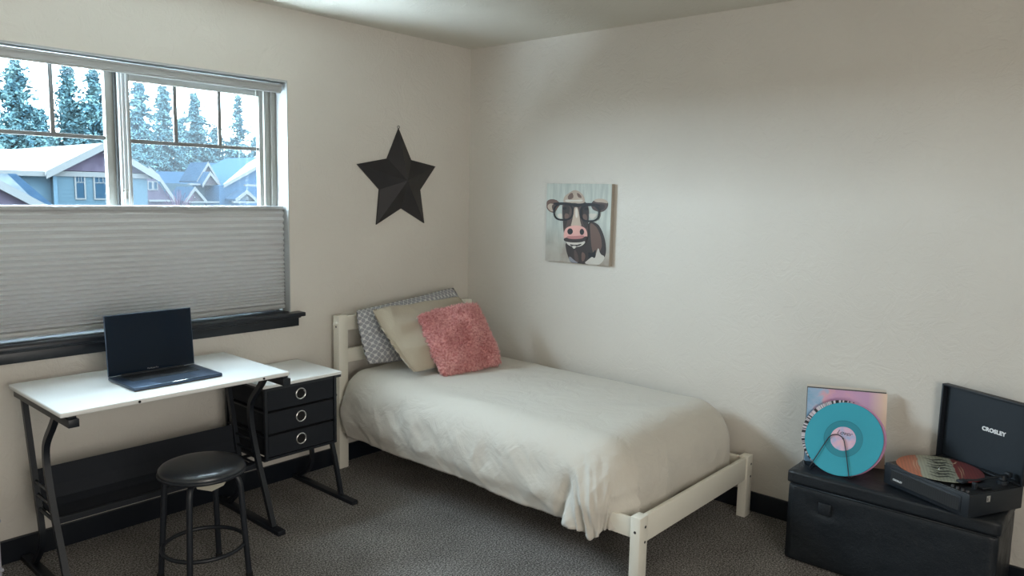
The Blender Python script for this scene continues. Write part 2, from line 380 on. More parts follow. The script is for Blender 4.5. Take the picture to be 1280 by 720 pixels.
# ------------------------------------------------------------------ desk with drawers
def desk():
    t = thing('drafting_desk', 'white topped drafting desk with black metal frame and side drawers under the window', 'desk', (-2.19, -.35, 0))
    bm = bmesh.new(); box(bm, (-2.637, -.634, .737), (-1.737, -.066, .756), .006, seg=3)
    # round the top's vertical corners a little by bevel; screws on the front edge
    top = obj('tabletop', bm, 'white_desk', t, smooth=True, angle=35)
    for x in (-2.37, -1.86):
        bm = bmesh.new(); lathe(bm, [(0, 0), (.005, 0), (.005, .002), (0, .002)], (x, -.634, .746), 12, mtx=Matrix.Rotation(PI/2, 3, 'X')); obj('edge_screw', bm, 'void', top)
    FR = [(-.468, .705), (-.425, .655), (-.368, .600), (-.342, .565), (-.333, .525), (-.338, .47), (-.360, .39), (-.40, .285), (-.455, .16), (-.515, .020)]
    RE = [(-.115, .70), (-.165, .50), (-.215, .30), (-.237, .22), (-.243, .17), (-.225, .12), (-.18, .07), (-.12, .020)]
    for x in (-2.598, -1.757):
        bm = bmesh.new(); box(bm, (x-.018, -.645, .700), (x+.018, -.055, .729), .002); obj('side_rail', bm, 'black_metal', t, smooth=True, angle=30)
        bm = bmesh.new(); box(bm, (x-.008, -.628, .727), (x+.008, -.600, .739), .003); box(bm, (x-.014, -.632, .730), (x+.014, -.596, .738), .003); obj('rail_clip', bm, 'black_metal', t)
        bm = bmesh.new(); tube(bm, [(x, y, z) for y, z in FR], .0155, 4, smooth=1, rot=PI/4); obj('leg', bm, 'black_metal', t, smooth=True, angle=50)
        bm = bmesh.new(); tube(bm, [(x, y, z) for y, z in RE], .0145, 4, smooth=1, rot=PI/4); obj('leg', bm, 'black_metal', t, smooth=True, angle=50)
        bm = bmesh.new(); box(bm, (x-.019, -.585, 0), (x+.019, -.02, .022), .003); obj('foot', bm, 'black_metal', t, smooth=True, angle=30)
    for z, ya, yb in ((.385, -.195, -.36), (.335, -.206, -.385), (.280, -.22, -.41)):
        for x in (-2.598, -1.757):
            bm = bmesh.new(); tube(bm, [(x, ya, z), (x, yb, z)], .0065, 10); obj('rung', bm, 'black_metal', t, smooth=True, angle=50)
    bm = bmesh.new()
    pr = [(-.188, .428), (-.196, .35), (-.210, .300), (-.25, .283), (-.375, .277)]
    for (a, b) in zip(pr, pr[1:]):
        prism(bm, [(-2.585, a[0], a[1]), (-2.585, b[0], b[1]), (-2.585, b[0]+.004, b[1]-.006), (-2.585, a[0]+.006, a[1]-.002)], (.816, 0, 0))
    obj('storage_shelf', bm, 'shelf_fabric', t)
    bm = bmesh.new(); box(bm, (-2.598, -.392, .262), (-1.757, -.374, .286), .002); box(bm, (-2.598, -.225, .262), (-1.757, -.208, .284), .002); obj('cross_bar', bm, 'black_metal', t)
    # drawer unit
    x0, x1, ya, yb, z0, z1 = -1.715, -1.335, -.395, -.045, .288, .628
    bm = bmesh.new(); box(bm, (-1.735, -.412, z1+.004), (-1.302, -.022, z1+.020), .004, seg=3); obj('side_top', bm, 'white_desk', t, smooth=True, angle=35)
    bm = bmesh.new()
    for x in (x0, x1):
        for y in (ya, yb): box(bm, (x-.007, y-.007, z0), (x+.007, y+.007, z1+.003))
    for z in (z0+.004, z1-.005):
        box(bm, (x0, ya-.006, z-.006), (x1, ya+.006, z+.006)); box(bm, (x0, yb-.006, z-.006), (x1, yb+.006, z+.006))
        box(bm, (x0-.006, ya, z-.006), (x0+.006, yb, z+.006)); box(bm, (x1-.006, ya, z-.006), (x1+.006, yb, z+.006))
    for z in (.397, .512): box(bm, (x0-.004, ya, z-.004), (x0+.004, yb, z+.004)); box(bm, (x1-.004, ya, z-.004), (x1+.004, yb, z+.004))
    box(bm, (-1.345, -.408, z1-.008), (-1.305, -.388, z1+.004)); box(bm, (-1.73, -.16, .235), (-1.33, -.148, .247)); box(bm, (-1.757, -.30, .250), (-1.70, -.292, .262))
    box(bm, (x0-.01, ya, z0-.006), (x0+.008, yb, z0+.006))
    obj('drawer_frame', bm, 'black_metal', t)
    for k in range(3):
        za = z0+.012+k*.1105; zb = za+.100
        bm = bmesh.new(); box(bm, (x0+.010, ya-.004, za), (x1-.010, yb-.01, zb), .003)
        d = obj('drawer', bm, 'black_fabric', t)
        c = ((x0+x1)/2-.006, ya-.005, (za+zb)/2+.004); Rm = Matrix.Rotation(PI/2, 3, 'X')
        bm = bmesh.new(); lathe(bm, [(.0215, 0), (.0235, .004), (.0265, .0045), (.029, .002), (.0295, 0)], c, 40, mtx=Rm)
        obj('grommet_ring', bm, 'chrome', d, smooth=True)
        bm = bmesh.new(); lathe(bm, [(0, .0008), (.0225, .0008), (.0225, 0), (0, 0)], c, 32, mtx=Rm); obj('grommet_hole', bm, 'void', d)
    x = -1.325
    bm = bmesh.new(); tube(bm, [(x, y, z) for y, z in ((-.345, .62), (-.345, .30), (-.38, .20), (-.43, .022))], .0135, 4, rot=PI/4); obj('leg', bm, 'black_metal', t, smooth=True, angle=40)
    bm = bmesh.new(); tube(bm, [(x, y, z) for y, z in ((-.165, .62), (-.165, .28), (-.178, .19), (-.182, .15), (-.165, .10), (-.13, .065), (-.065, .020))], .0135, 4, smooth=1, rot=PI/4); obj('leg', bm, 'black_metal', t, smooth=True, angle=40)
    bm = bmesh.new(); box(bm, (x-.017, -.545, 0), (x+.017, -.02, .020), .003); obj('foot', bm, 'black_metal', t, smooth=True, angle=30)
desk()

# ------------------------------------------------------------------ laptop
def laptop():
    t = thing('laptop', 'open dark grey laptop with a black screen on the white desk', 'laptop', (-2.164, -.399, .7565))
    t.rotation_euler = (0, 0, .0108)
    w, d = .3608, .2427
    def ob(name, bm, m, par=t, **kw):
        o = obj(name, bm, m, None, **kw); o.parent = par; return o
    bm = bmesh.new(); box(bm, (-w/2, -d/2, .001), (w/2, d/2, .0145), .004, seg=3); base_ = ob('base', bm, 'space_grey', smooth=True, angle=35)
    bm = bmesh.new(); box(bm, (-.14, -.012, .0142), (.14, .100, .0148), .0002)
    for r in range(6):
        n = 14 if r < 5 else 10
        for k in range(n):
            wk = .276/n; x = -.138+wk*k; y = .098-.0183*(r+1)
            box(bm, (x+.0012, y+.0012, .0148), (x+wk-.0012, y+.0171, .0156), .0004, seg=1)
    ob('keyboard', bm, 'keys', base_)
    bm = bmesh.new(); box(bm, (-.08, -.115, .0143), (.08, -.022, .0147)); ob('trackpad', bm, 'trackpad', base_)
    bm = bmesh.new(); box(bm, (-.03, -d/2-.0004, .0125), (.03, -d/2+.006, .0147), .001); ob('opening_notch', bm, 'chrome', base_)
    bm = bmesh.new(); tube(bm, [(-.13, d/2-.004, .014), (.13, d/2-.004, .014)], .005, 10); ob('hinge', bm, 'keys', base_)
    lid = bpy.data.objects.new('screen_lid', None)
    th = .085; R = Matrix.Translation((0, d/2-.003, .015)) @ Matrix.Rotation(-th, 4, 'X')
    bm = bmesh.new(); box(bm, (-w/2, 0, 0), (w/2, .0045, .248), .002, seg=3)
    bmesh.ops.transform(bm, matrix=R, verts=bm.verts); lid = ob('screen_lid', bm, 'space_grey', smooth=True, angle=35)
    bm = bmesh.new(); box(bm, (-w/2+.003, -.0006, .003), (w/2-.003, .001, .245), .0004)
    bmesh.ops.transform(bm, matrix=R, verts=bm.verts); ob('display', bm, 'screen', lid)
    o = text_mesh('lettering', 'MacBook Pro', .0085, R @ Matrix.Translation((0, -.0008, .0115)) @ Matrix.Rotation(PI/2, 4, 'X'), 'letter_grey', lid, .0001)
laptop()

# ------------------------------------------------------------------ stool
def stool():
    c = Vector((-2.172, -.700, 0))
    t = thing('round_stool', 'black round stool with padded vinyl seat and tube legs in front of the desk', 'stool', c)
    bm = bmesh.new(); lathe(bm, [(0, .4800), (.06, .4800), (.11, .4790), (.138, .4755), (.152, .4700), (.159, .4620), (.160, .452), (.156, .443), (.12, .438), (0, .438)], c, 64)
    obj('seat', bm, 'vinyl_black', t, smooth=True)
    bm = bmesh.new(); lathe(bm, [(.1595, .452), (.1625, .449), (.1625, .443), (.157, .439), (.154, .443)], c, 64); obj('seat_rim', bm, 'black_metal', t, smooth=True)
    for k in range(4):
        a = PI/4+k*PI/2; e = Vector((math.cos(a), math.sin(a), 0))
        pts = [c+e*r+Vector((0, 0, z)) for r, z in ((.03, .430), (.10, .430), (.128, .424), (.142, .400), (.147, .36), (.157, .2), (.172, .004))]
        bm = bmesh.new(); tube(bm, pts, .0115, 14, smooth=2); lg = obj('leg', bm, 'black_metal', t, smooth=True, angle=50)
        bm = bmesh.new(); lathe(bm, [(0, 0), (.0135, 0), (.0135, .022), (.0115, .026)], c+e*.172, 16); obj('rubber_foot', bm, 'void', lg, smooth=True, angle=50)
    bm = bmesh.new(); tube(bm, [c+Vector((.153*math.cos(q*PI/32), .153*math.sin(q*PI/32), .145)) for q in range(64)], .008, 10, closed=True)
    obj('foot_ring', bm, 'black_metal', t, smooth=True)
    bm = bmesh.new()
    P = [(-2.262, -.800, .437), (-2.205, -.835, .437), (-2.150, -.850, .437), (-2.17, -.845, .405), (-2.215, -.838, .392), (-2.258, -.808, .405)]
    vs = [bm.verts.new(Vector(p)+Vector((.03, .04, 0))) for p in P]; mid = bm.verts.new((-2.185, -.790, .412))
    for i in range(6): bm.faces.new((vs[i], vs[(i+1) % 6], mid))
    bmesh.ops.solidify(bm, geom=bm.faces[:], thickness=.002)
    tg = obj('care_tag', bm, 'paper_tag', t); tg['label'] = 'crumpled white tag hanging under the seat'
stool()

# ------------------------------------------------------------------ storage bin at the left edge
def bin_():
    t = thing('storage_bin', 'pale plastic storage bin peeking in at the left edge below the desk', 'storage bin', (-2.86, -.17, 0))
    bm = bmesh.new(); box(bm, (-3.04, -.30, .0), (-2.752, -.03, .302), .006); obj('body', bm, 'bin_plastic', t, smooth=True, angle=35)
    bm = bmesh.new(); box(bm, (-3.046, -.306, .105), (-2.747, -.026, .116), .003); obj('rim', bm, 'bin_plastic', t, smooth=True, angle=35)
    bm = bmesh.new(); box(bm, (-3.046, -.306, .296), (-2.747, -.026, .308), .003); obj('rim', bm, 'bin_plastic', t, smooth=True, angle=35)
M['bin_plastic'] = mat('pale_plastic', (.40, .40, .45), .4)
bin_()

# ------------------------------------------------------------------ bed
BX0, BX1, BY0, BY1 = -1.088, -.055, -.035, -2.018
def bed():
    t = thing('bed', 'white painted wooden twin bed frame in the corner', 'bed', (-.57, -1.02, 0))
    def post(xa, xb, ya, yb, h, bolts):
        bm = bmesh.new(); box(bm, (xa, ya, 0), (xb, yb, h), .004); p = obj('leg', bm, 'white_wood', t, smooth=True, angle=30)
        for (ax, a, z) in bolts:
            bm = bmesh.new()
            if ax == 'x': lathe(bm, [(0, 0), (.0055, 0), (.0055, .0012), (.004, .0014), (0, .0014)], (xa-.0012, a, z), 16, mtx=Matrix.Rotation(PI/2, 3, 'Y'))
            else: lathe(bm, [(0, 0), (.0055, 0), (.0055, .0012), (.004, .0014), (0, .0014)], (a, ya, z), 16, mtx=Matrix.Rotation(PI/2, 3, 'X'))
            obj('bolt', bm, 'bolt_steel', p)
    post(BX0, BX0+.060, -.095, -.040, .862, [('x', -.068, .80), ('x', -.068, .42)])
    post(BX1-.060, BX1, -.095, -.040, .862, [])
    post(BX0, BX0+.060, BY1, BY1+.045, .306, [('x', BY1+.022, .245), ('y', BX0+.04, .262), ('y', BX0+.04, .20)])
    post(BX1-.060, BX1, BY1, BY1+.045, .306, [('y', BX1-.02, .262), ('y', BX1-.02, .20)])
    for z0, z1 in ((.775, .853), (.595, .672), (.400, .480)):
        bm = bmesh.new(); box(bm, (BX0+.058, -.082, z0), (BX1-.058, -.058, z1), .004); obj('headboard_slat', bm, 'white_wood', t, smooth=True, angle=30)
    bm = bmesh.new(); box(bm, (BX0+.058, BY1+.008, .190), (BX1-.058, BY1+.030, .300), .004); obj('footboard_rail', bm, 'white_wood', t, smooth=True, angle=30)
    for xa in (BX0+.012, BX1-.034):
        bm = bmesh.new(); box(bm, (xa, BY1+.045, .212), (xa+.022, -.095, .290), .003); obj('side_rail', bm, 'white_wood', t, smooth=True, angle=30)
    for k in range(12):
        y = -.22-k*.152
        bm = bmesh.new(); box(bm, (BX0+.034, y-.035, .225), (BX1-.034, y+.035, .243), .002); obj('slat', bm, 'slat_wood', t)
M['bolt_steel'] = mat('bolt_steel', (.10, .10, .10), .35, .9)
M['slat_wood'] = mat('pine_slat', (.50, .38, .24), .6)
bed()
bm = bmesh.new(); box(bm, (-1.010, -1.86, .2445), (-.130, -.17, .455), .05, seg=4)
tag(obj('mattress', bm, 'mattress', smooth=True), 'white mattress under the cream duvet on the white bed', 'mattress')

def sm(a, b, x):
    x = max(0, min(1, (x-a)/(b-a))); return x*x*(3-2*x)
def ridge(v):
    n = noise.noise(v); return (1-abs(n)*2.2)
def duvet():
    CX0, CX1 = -.935, -.175      # flat core in x (room side, wall side)
    CY0, CY1 = -.175, -1.735      # flat core in y (head, foot)
    NX, NY = 130, 210
    LS, LW, LF, LH = .455, .20, .42, .12
    bm = bmesh.new(); grid = []; uvs = {}
    for i in range(NX+1):
        row = []
        X = CX0-LS+(CX1-CX0+LS+LW)*i/NX
        for j in range(NY+1):
            Y = CY0+LH-(CY0-CY1+LH+LF)*j/NY
            dx = min(0, X-CX0)+max(0, X-CX1); dy = max(0, Y-CY0)+min(0, Y-CY1)
            cx = max(CX0, min(CX1, X)); cy = max(CY1, min(CY0, Y))
            d = math.hypot(dx, dy)
            # the cloth's outline: length of drop per side, softened at the corners
            if d > 1e-9: ux, uy = dx/d, dy/d
            else: ux, uy = 0, 0
            R = .165
            if ux > 0: R = .165-.045*ux
            if uy > 0: R = .165-.095*uy*uy
            if uy < 0: R = R+.045*uy*uy
            mx = LS*ux*ux+0 if ux < 0 else LW*ux*ux
            my = LF*uy*uy if uy < 0 else LH*uy*uy
            lim = mx+my
            box_lim = 1e9
            if ux < 0: box_lim = min(box_lim, LS/-ux)
            if ux > 0: box_lim = min(box_lim, LW/ux)
            if uy < 0: box_lim = min(box_lim, LF/-uy)
            if uy > 0: box_lim = min(box_lim, LH/uy)
            if d > 0 and uy < 0: d = d*lim/box_lim
            # foot corner on the room side hangs a little lower
            if ux < 0:
                low = .035*math.exp(-((Y+1.93)/.10)**2) + .012*math.exp(-((Y+1.42)/.15)**2) - .012*math.exp(-((Y+.9)/.3)**2)
                d *= 1+low/.455
            L1 = R*PI/2
            if d <= L1: a = d/R; h = R*math.sin(a); g = R*(1-math.cos(a))
            else: h = R; g = R+(d-L1)
            top = .558+.014*math.exp(-((cx+.5)/.4)**2)+.010*math.sin((cy+.3)*2.2)-.012*sm(-1.3, -1.8, cy)
            if uy < 0: h -= .0*g
            out = 0
            # folds
            side = sm(.10, .30, d)
            p3 = Vector((X, Y, 0))
            if d > 0 and ux < -.2:
                s = Y*1.0+.9*d
                out += side*.011*(ridge(Vector((s*3.2, d*2.2, 1.7)))-.5) + side*.007*(ridge(Vector((s*7-d*8, d*5.0, 4.2)))-.5) + sm(.12, .3, d)*.0035*(ridge(Vector((s*16, d*9, 2.2)))-.5) + .016*side*math.exp(-((d-.33)/.09)**2)
                k = sm(-1.60, -1.70, Y-.25*(d-.45))
                cr = math.exp(-((Y-.25*(d-.45)+1.635)/.022)**2)*sm(.22, .4, d)
                out += .030*k*sm(.2, .45, d)*(.5+.5*sm(-1.98, -1.85, Y)) - .030*cr
                out += side*k*.020*(ridge(Vector(((Y+.55*d)*13, d*2.6, 8.1)))-.5) + side*k*.007*(ridge(Vector(((Y+.7*d)*30, d*6, 3.1)))-.5)
                h -= .018*sm(.36, .46, d)*(1-k)
            elif d > 0 and uy < 0:
                ang = math.atan2(-uy, -ux+1e-6)
                out += sm(.05, .25, d)*.010*(ridge(Vector((X*4.0-.6*d, d*2.5+ang, 3.3)))-.5)
                out += sm(.15, .35, d)*.010*(ridge(Vector((X*9.0, d*4, 6.3)))-.5)*math.exp(-((X+.2)/.25)**2)
            tw = (1-side)*(.007*(noise.noise(Vector((X*2.2+5, Y*1.6, 2)))) + .0035*(ridge(Vector((X*4+Y*2.5, Y*1.3-X, 9)))-.5))
            # long soft diagonal creases towards the foot corner
            q = (X+.62)*.75+(Y+1.55)*.66
            tw += .005*math.exp(-(q/.05)**2)*sm(-1.15, -1.6, Y)
            hh = h+out
            x = cx+ux*hh; y = cy+uy*hh; z = top-g+tw
            if uy < 0: # foot end is tucked behind the footboard
                y = max(y, -1.968) if z < .33 and x > -1.06 else y
            x = min(x, -.012)
            z = max(z, .255) if (uy < 0 and ux > -.35) else z
            row.append(bm.verts.new((x, y, z)))
        grid.append(row)
    for i in range(NX):
        for j in range(NY): bm.faces.new((grid[i][j], grid[i+1][j], grid[i+1][j+1], grid[i][j+1]))
    bmesh.ops.recalc_face_normals(bm, faces=bm.faces[:])
    o = obj('duvet', bm, 'duvet', smooth=True)
    s = o.modifiers.new('thick', 'SOLIDIFY'); s.thickness = .012; s.offset = -1
    tag(o, 'rumpled cream duvet spread over the bed and hanging over its side', 'duvet')
duvet()

def pillow_mesh(TL, TR, BR, BL, thick, nx=48, ny=36, seed=0, wr=.012, flange=0, sag=0, pinch=.05, rnd_c=.0, low=0.0):
    TL, TR, BR, BL = map(Vector, (TL, TR, BR, BL))
    n = (TR-TL).cross(BL-TL).normalized()
    if n.y > 0: n = -n
    w = (TR-TL).length; hgt = (BL-TL).length
    bm = bmesh.new(); uvl = bm.loops.layers.uv.new('UVMap'); layers = []
    for side in (1, -1):
        g = []
        for i in range(nx+1):
            r = []
            u = i/nx
            for j in range(ny+1):
                v = j/ny
                a, b = 2*u-1, 2*v-1
                # edges pulled in between the corners
                pa = a*(1-pinch*(1-b*b)*abs(a)**3); pb = b*(1-pinch*(1-a*a)*abs(b)**3)
                uu, vv = (pa+1)/2, (pb+1)/2
                cr_ = 1-rnd_c*(a*a*b*b)**2
                uu, vv = (pa*cr_+1)/2, (pb*cr_+1)/2
                p = (TL*(1-uu)+TR*uu)*(1-vv)+(BL*(1-uu)+BR*uu)*vv
                fa = max(0, min(1, (1-abs(a))/(1-flange) if flange and abs(a) > flange else 1-abs(a)**1)) if False else 1-abs(a)
                ea = max(0, 1-abs(a)**2.6); eb = max(0, 1-abs(b)**2.4)
                if flange: ea = max(0, 1-min(1, abs(a)/flange)**2.8)
                th = thick/2*(ea*eb)**.55*(1+low*b)
                f = noise.noise(Vector((u*3+seed, v*2.5, seed*1.7)))*wr*2
                f += (ridge(Vector((u*5+seed+v*2, v*3, seed)))-.5)*wr
                f *= (ea*eb)**.3
                off = th+f if side == 1 else -th*.6
                q = p+n*off
                q += n*(.006*math.sin(u*17+seed)*(1-ea*eb))     # wavy seam
                q.z -= sag*(1-abs(a)**2)*max(0, -b)             # sagging top edge
                edge = (i in (0, nx) or j in (0, ny))
                if side == -1 and edge: r.append(layers[0][i][j])
                else: r.append(bm.verts.new(q))
            g.append(r)
        layers.append(g)
        for i in range(nx):
            for j in range(ny):
                vs = (g[i][j], g[i+1][j], g[i+1][j+1], g[i][j+1])
                try: f = bm.faces.new(vs if side == 1 else vs[::-1])
                except ValueError: continue
                for lp, (ii, jj) in zip(f.loops, ((i, j), (i+1, j), (i+1, j+1), (i, j+1)) if side == 1 else ((i, j+1), (i+1, j+1), (i+1, j), (i, j))):
                    lp[uvl].uv = (ii/nx*w, jj/ny*hgt)
    return bm, n
bm, _n = pillow_mesh((-1.008, -.125, .890), (-.245, -.125, .963), (-.22, -.34, .600), (-1.01, -.235, .600), .11, seed=1.3, sag=.01, pinch=-.01, wr=.014, flange=.93, rnd_c=.03, low=.3)
tag(obj('bed_pillow', bm, 'lattice', smooth=True), 'grey and white lattice print pillow leaning against the headboard', 'pillow', 'pillows on the bed')
bm, _n = pillow_mesh((-.985, -.230, .913), (-.305, -.225, .922), (-.185, -.45, .597), (-.925, -.510, .588), .122, seed=4.1, sag=.012, pinch=-.02, wr=.015, flange=.90, rnd_c=.05, low=.45)
tag(obj('bed_pillow', bm, 'beige_case', smooth=True), 'plain beige pillow between the lattice print pillow and the pink cushion', 'pillow', 'pillows on the bed')
def pink():
    c = [(-.762, -.368, .866), (-.378, -.438, .900), (-.396, -.658, .592), (-.782, -.588, .566)]
    bm, n = pillow_mesh(*c, .12, 40, 40, seed=7.7, wr=.006, pinch=.0, rnd_c=.012)
    t = obj('cushion_cover', bm, 'fur', smooth=True); me = t.data
    root = thing('fluffy_cushion', 'fluffy pink faux fur square cushion at the front of the pillows', 'cushion', (-.57, -.59, .575))
    t.parent = root; t.matrix_parent_inverse = root.matrix_basis.inverted()
    rnd = random.Random(5); bm = bmesh.new()
    me.calc_loop_triangles()
    areas = [p.area for p in me.polygons]; idx = rnd.choices(range(len(areas)), areas, k=13000)
    for k in idx:
        p = me.polygons[k]; vs = [me.vertices[v].co for v in p.vertices]; ww = [rnd.random() for _ in vs]; s = sum(ww)
        q = sum((v*w_ for v, w_ in zip(vs, ww)), Vector())/s; nn = p.normal.normalized()
        lean = Vector((noise.noise(q*9), noise.noise(q*9+Vector((7, 0, 0))), noise.noise(q*9+Vector((0, 9, 0)))))*1.5
        j = Vector((rnd.gauss(0, 1), rnd.gauss(0, 1), rnd.gauss(0, 1)))*.35
        d = (nn*.9+lean+j+Vector((0, 0, -.25))); d = (d-nn*min(0, d.dot(nn))*1.3).normalized(); L = rnd.uniform(.018, .031)
        x, y = frame_of(d); r = rnd.uniform(.0018, .0032)
        b0 = [bm.verts.new(q+(x*math.cos(a)+y*math.sin(a))*r) for a in (0, 2.1, 4.2)]
        m_ = q+d*L*.6+j*.002
        b1 = [bm.verts.new(m_+(x*math.cos(a)+y*math.sin(a))*r*.75) for a in (0, 2.1, 4.2)]
        tip = bm.verts.new(q+d*L+lean*.004+Vector((0, 0, -.003)))
        for a in range(3):
            bm.faces.new((b0[a], b0[(a+1) % 3], b1[(a+1) % 3], b1[a])); bm.faces.new((b1[a], b1[(a+1) % 3], tip))
    f = obj('fur_pile', bm, 'fur', root, smooth=True)
pink()

# ------------------------------------------------------------------ wall star
def star():
    t = thing('metal_star', 'dark metal five pointed barn star hanging on the window wall', 'wall decoration', (-.59, -.002, 1.35))
    tips = [(-.597, 1.903), (-.304, 1.697), (-.393, 1.351), (-.762, 1.348), (-.896, 1.686)]
    inn = [(-.502, 1.727), (-.429, 1.552), (-.578, 1.442), (-.740, 1.549), (-.683, 1.727)]
    bm = bmesh.new(); ap = bm.verts.new((-.585, -.075, 1.603)); ring = []
    for a, b in zip(tips, inn): ring += [bm.verts.new((a[0], -.008, a[1])), bm.verts.new((b[0], -.010, b[1]))]
    back = [bm.verts.new((v.co.x, -.001, v.co.z)) for v in ring]
    n = len(ring)
    for i in range(n):
        bm.faces.new((ring[i], ring[(i+1) % n], ap)); bm.faces.new((ring[i], back[i], back[(i+1) % n], ring[(i+1) % n]))
    bm.faces.new(back)
    obj('star_body', bm, 'star_metal', t)
    bm = bmesh.new(); tube(bm, [(-.597+.008*math.cos(q*PI/12), -.006, 1.911+.008*math.sin(q*PI/12)) for q in range(24)], .0016, 8, closed=True); obj('hanging_ring', bm, 'black_metal', t, smooth=True)
M['star_metal'] = mat('dark_painted_tin', (.028, .026, .028), .48, .3, bump=(8, .2, .004), vary=.35)
star()

# ------------------------------------------------------------------ cow canvas
def canvas():
    t = thing('canvas_painting', 'square canvas painting of a cow wearing black glasses on the right wall', 'picture', (-.015, -.893, 1.15))
    y0, y1, z0, z1 = -.668, -1.121, 1.153, 1.605
    bm = bmesh.new(); box(bm, (-.030, y1, z0), (-.001, y0, z1), .0015); obj('canvas', bm, 'canvas_side', t)
    cols = dict(bgd=None, dark=(.030, .020, .018), brown=(.13, .075, .058), mid=(.072, .045, .038), tan=(.42, .33, .26), lt=(.56, .52, .46), pink=(.62, .33, .29), pink2=(.42, .17, .16), blk=(.006, .006, .008), grey=(.22, .22, .24))
    k = N('painted_background'); co = k.coord('Object', (1, 26, 3)); a = k.n('ShaderNodeTexNoise', Scale=2.0, Detail=5.0); k.l(co, a.inputs['Vector'])
    g = k.n('ShaderNodeTexCoord'); sp = k.n('ShaderNodeSeparateXYZ'); k.l(g.outputs['Object'], sp.inputs[0])
    nz = k.n('ShaderNodeTexNoise', Scale=7.0, Detail=3.0); k.l(g.outputs['Object'], nz.inputs['Vector'])
    # brown wash in the lower left corner of the picture
    ad = k.n('ShaderNodeMath', operation='MULTIPLY_ADD'); k.l(sp.outputs[1], ad.inputs[0]); ad.inputs[1].default_value = .9; k.l(sp.outputs[2], ad.inputs[2])
    ad2 = k.n('ShaderNodeMath', operation='MULTIPLY_ADD'); k.l(nz.outputs[0], ad2.inputs[0]); ad2.inputs[1].default_value = -.25; k.l(ad.outputs[0], ad2.inputs[2])
    mr = k.n('ShaderNodeMapRange'); k.l(sp.outputs[2], mr.inputs[0]); mr.inputs[1].default_value = 1.20; mr.inputs[2].default_value = 1.36
    c1 = k.ramp(a.outputs[0], [(.35, (.40, .43, .40)), (.65, (.53, .56, .51))]); c2 = k.ramp(nz.outputs[0], [(.35, (.27, .215, .17)), (.6, (.43, .40, .35))])
    mx = k.n('ShaderNodeMix', data_type='RGBA'); k.l(mr.outputs[0], mx.inputs[0]); k.l(c2, mx.inputs[6]); k.l(c1, mx.inputs[7]); k.l(mx.outputs[2], k.b.inputs['Base Color']); k.b.inputs['Roughness'].default_value = .7
    mats = [k.m]; names = ['bgd']
    for q, c in cols.items():
        if c: mats.append(mat('paint_'+q, c, .6, vary=.18)); names.append(q)
    TLc, TRc, BRc, BLc = (122, 100), (535, 112), (515, 640), (103, 597)
    def uv(x, y):
        u, v = .5, .5
        for _ in range(12):
            def F(u, v): return ((1-u)*(1-v)*TLc[0]+u*(1-v)*TRc[0]+u*v*BRc[0]+(1-u)*v*BLc[0], (1-u)*(1-v)*TLc[1]+u*(1-v)*TRc[1]+u*v*BRc[1]+(1-u)*v*BLc[1])
            f0 = F(u, v); fu = F(u+1e-4, v); fv = F(u, v+1e-4)
            a11, a21 = (fu[0]-f0[0])/1e-4, (fu[1]-f0[1])/1e-4; a12, a22 = (fv[0]-f0[0])/1e-4, (fv[1]-f0[1])/1e-4
            rx, ry = x-f0[0], y-f0[1]; D = a11*a22-a12*a21
            u += (rx*a22-ry*a12)/D; v += (a11*ry-a21*rx)/D
        return max(0.001, min(.999, u)), max(0.001, min(.999, v))
    bm = bmesh.new(); lay = [0]
    def poly(pts, c, smooth_=2):
        pts = [Vector((p[0], p[1])) for p in pts]
        for _ in range(smooth_):
            q = []
            for a_, b_ in zip(pts, pts[1:]+pts[:1]): q += [a_.lerp(b_, .25), a_.lerp(b_, .75)]
            pts = q
        lay[0] += 1; x = -.0302-.00012*lay[0]; vs = []
        for p in pts:
            u, v = uv(*p); vs.append(bm.verts.new((x, y0+(y1-y0)*u, z1+(z0-z1)*v)))
        es = [bm.edges.new((vs[i], vs[(i+1) % len(vs)])) for i in range(len(vs))]
        r = bmesh.ops.triangle_fill(bm, edges=es, use_beauty=True)
        for f in r['geom']:
            if isinstance(f, bmesh.types.BMFace): f.material_index = names.index(c)
    def ell(cx, cy, rx, ry, c, rot=0, n=20):
        poly([(cx+rx*math.cos(q)*math.cos(rot)-ry*math.sin(q)*math.sin(rot), cy+rx*math.cos(q)*math.sin(rot)+ry*math.sin(q)*math.cos(rot)) for q in [2*PI*i/n for i in range(n)]], c, 0)
    poly([TLc, TRc, BRc, BLc], 'bgd', 0)
    poly([(238, 470), (246, 540), (262, 585), (274, 616), (345, 625), (420, 636), (478, 600), (498, 560), (498, 500), (486, 440), (466, 395), (450, 368), (425, 352), (395, 345), (370, 420)], 'dark')
    poly([(398, 352), (428, 372), (455, 402), (474, 440), (478, 490), (462, 545), (425, 572), (408, 520), (402, 430)], 'brown')
    poly([(428, 360), (450, 366), (468, 395), (486, 440), (496, 500), (492, 560), (478, 590), (474, 520), (468, 440)], 'dark')
    poly([(385, 540), (412, 560), (440, 520), (425, 600), (395, 612)], 'blk')
    poly([(360, 618), (392, 592), (412, 575), (430, 590), (440, 545), (452, 515), (462, 560), (492, 575), (478, 610), (450, 632), (400, 630)], 'lt', 1)
    poly([(300, 520), (322, 560), (330, 610), (310, 612), (296, 570)], 'mid', 1); poly([(345, 540), (372, 560), (365, 600), (345, 610)], 'brown', 1)
    poly([(275, 612), (262, 585), (270, 570), (300, 600), (330, 618)], 'grey', 1)
    poly([(114, 243), (118, 214), (140, 201), (172, 202), (197, 214), (212, 236), (190, 262), (172, 292), (142, 284), (120, 264)], 'brown')
    poly([(124, 240), (140, 228), (168, 232), (176, 258), (160, 284), (140, 274), (126, 258)], 'tan'); poly([(150, 235), (190, 232), (180, 262), (160, 282)], 'mid')
    poly([(408, 228), (436, 208), (470, 203), (502, 212), (516, 236), (506, 268), (480, 290), (448, 288), (410, 268)], 'mid')
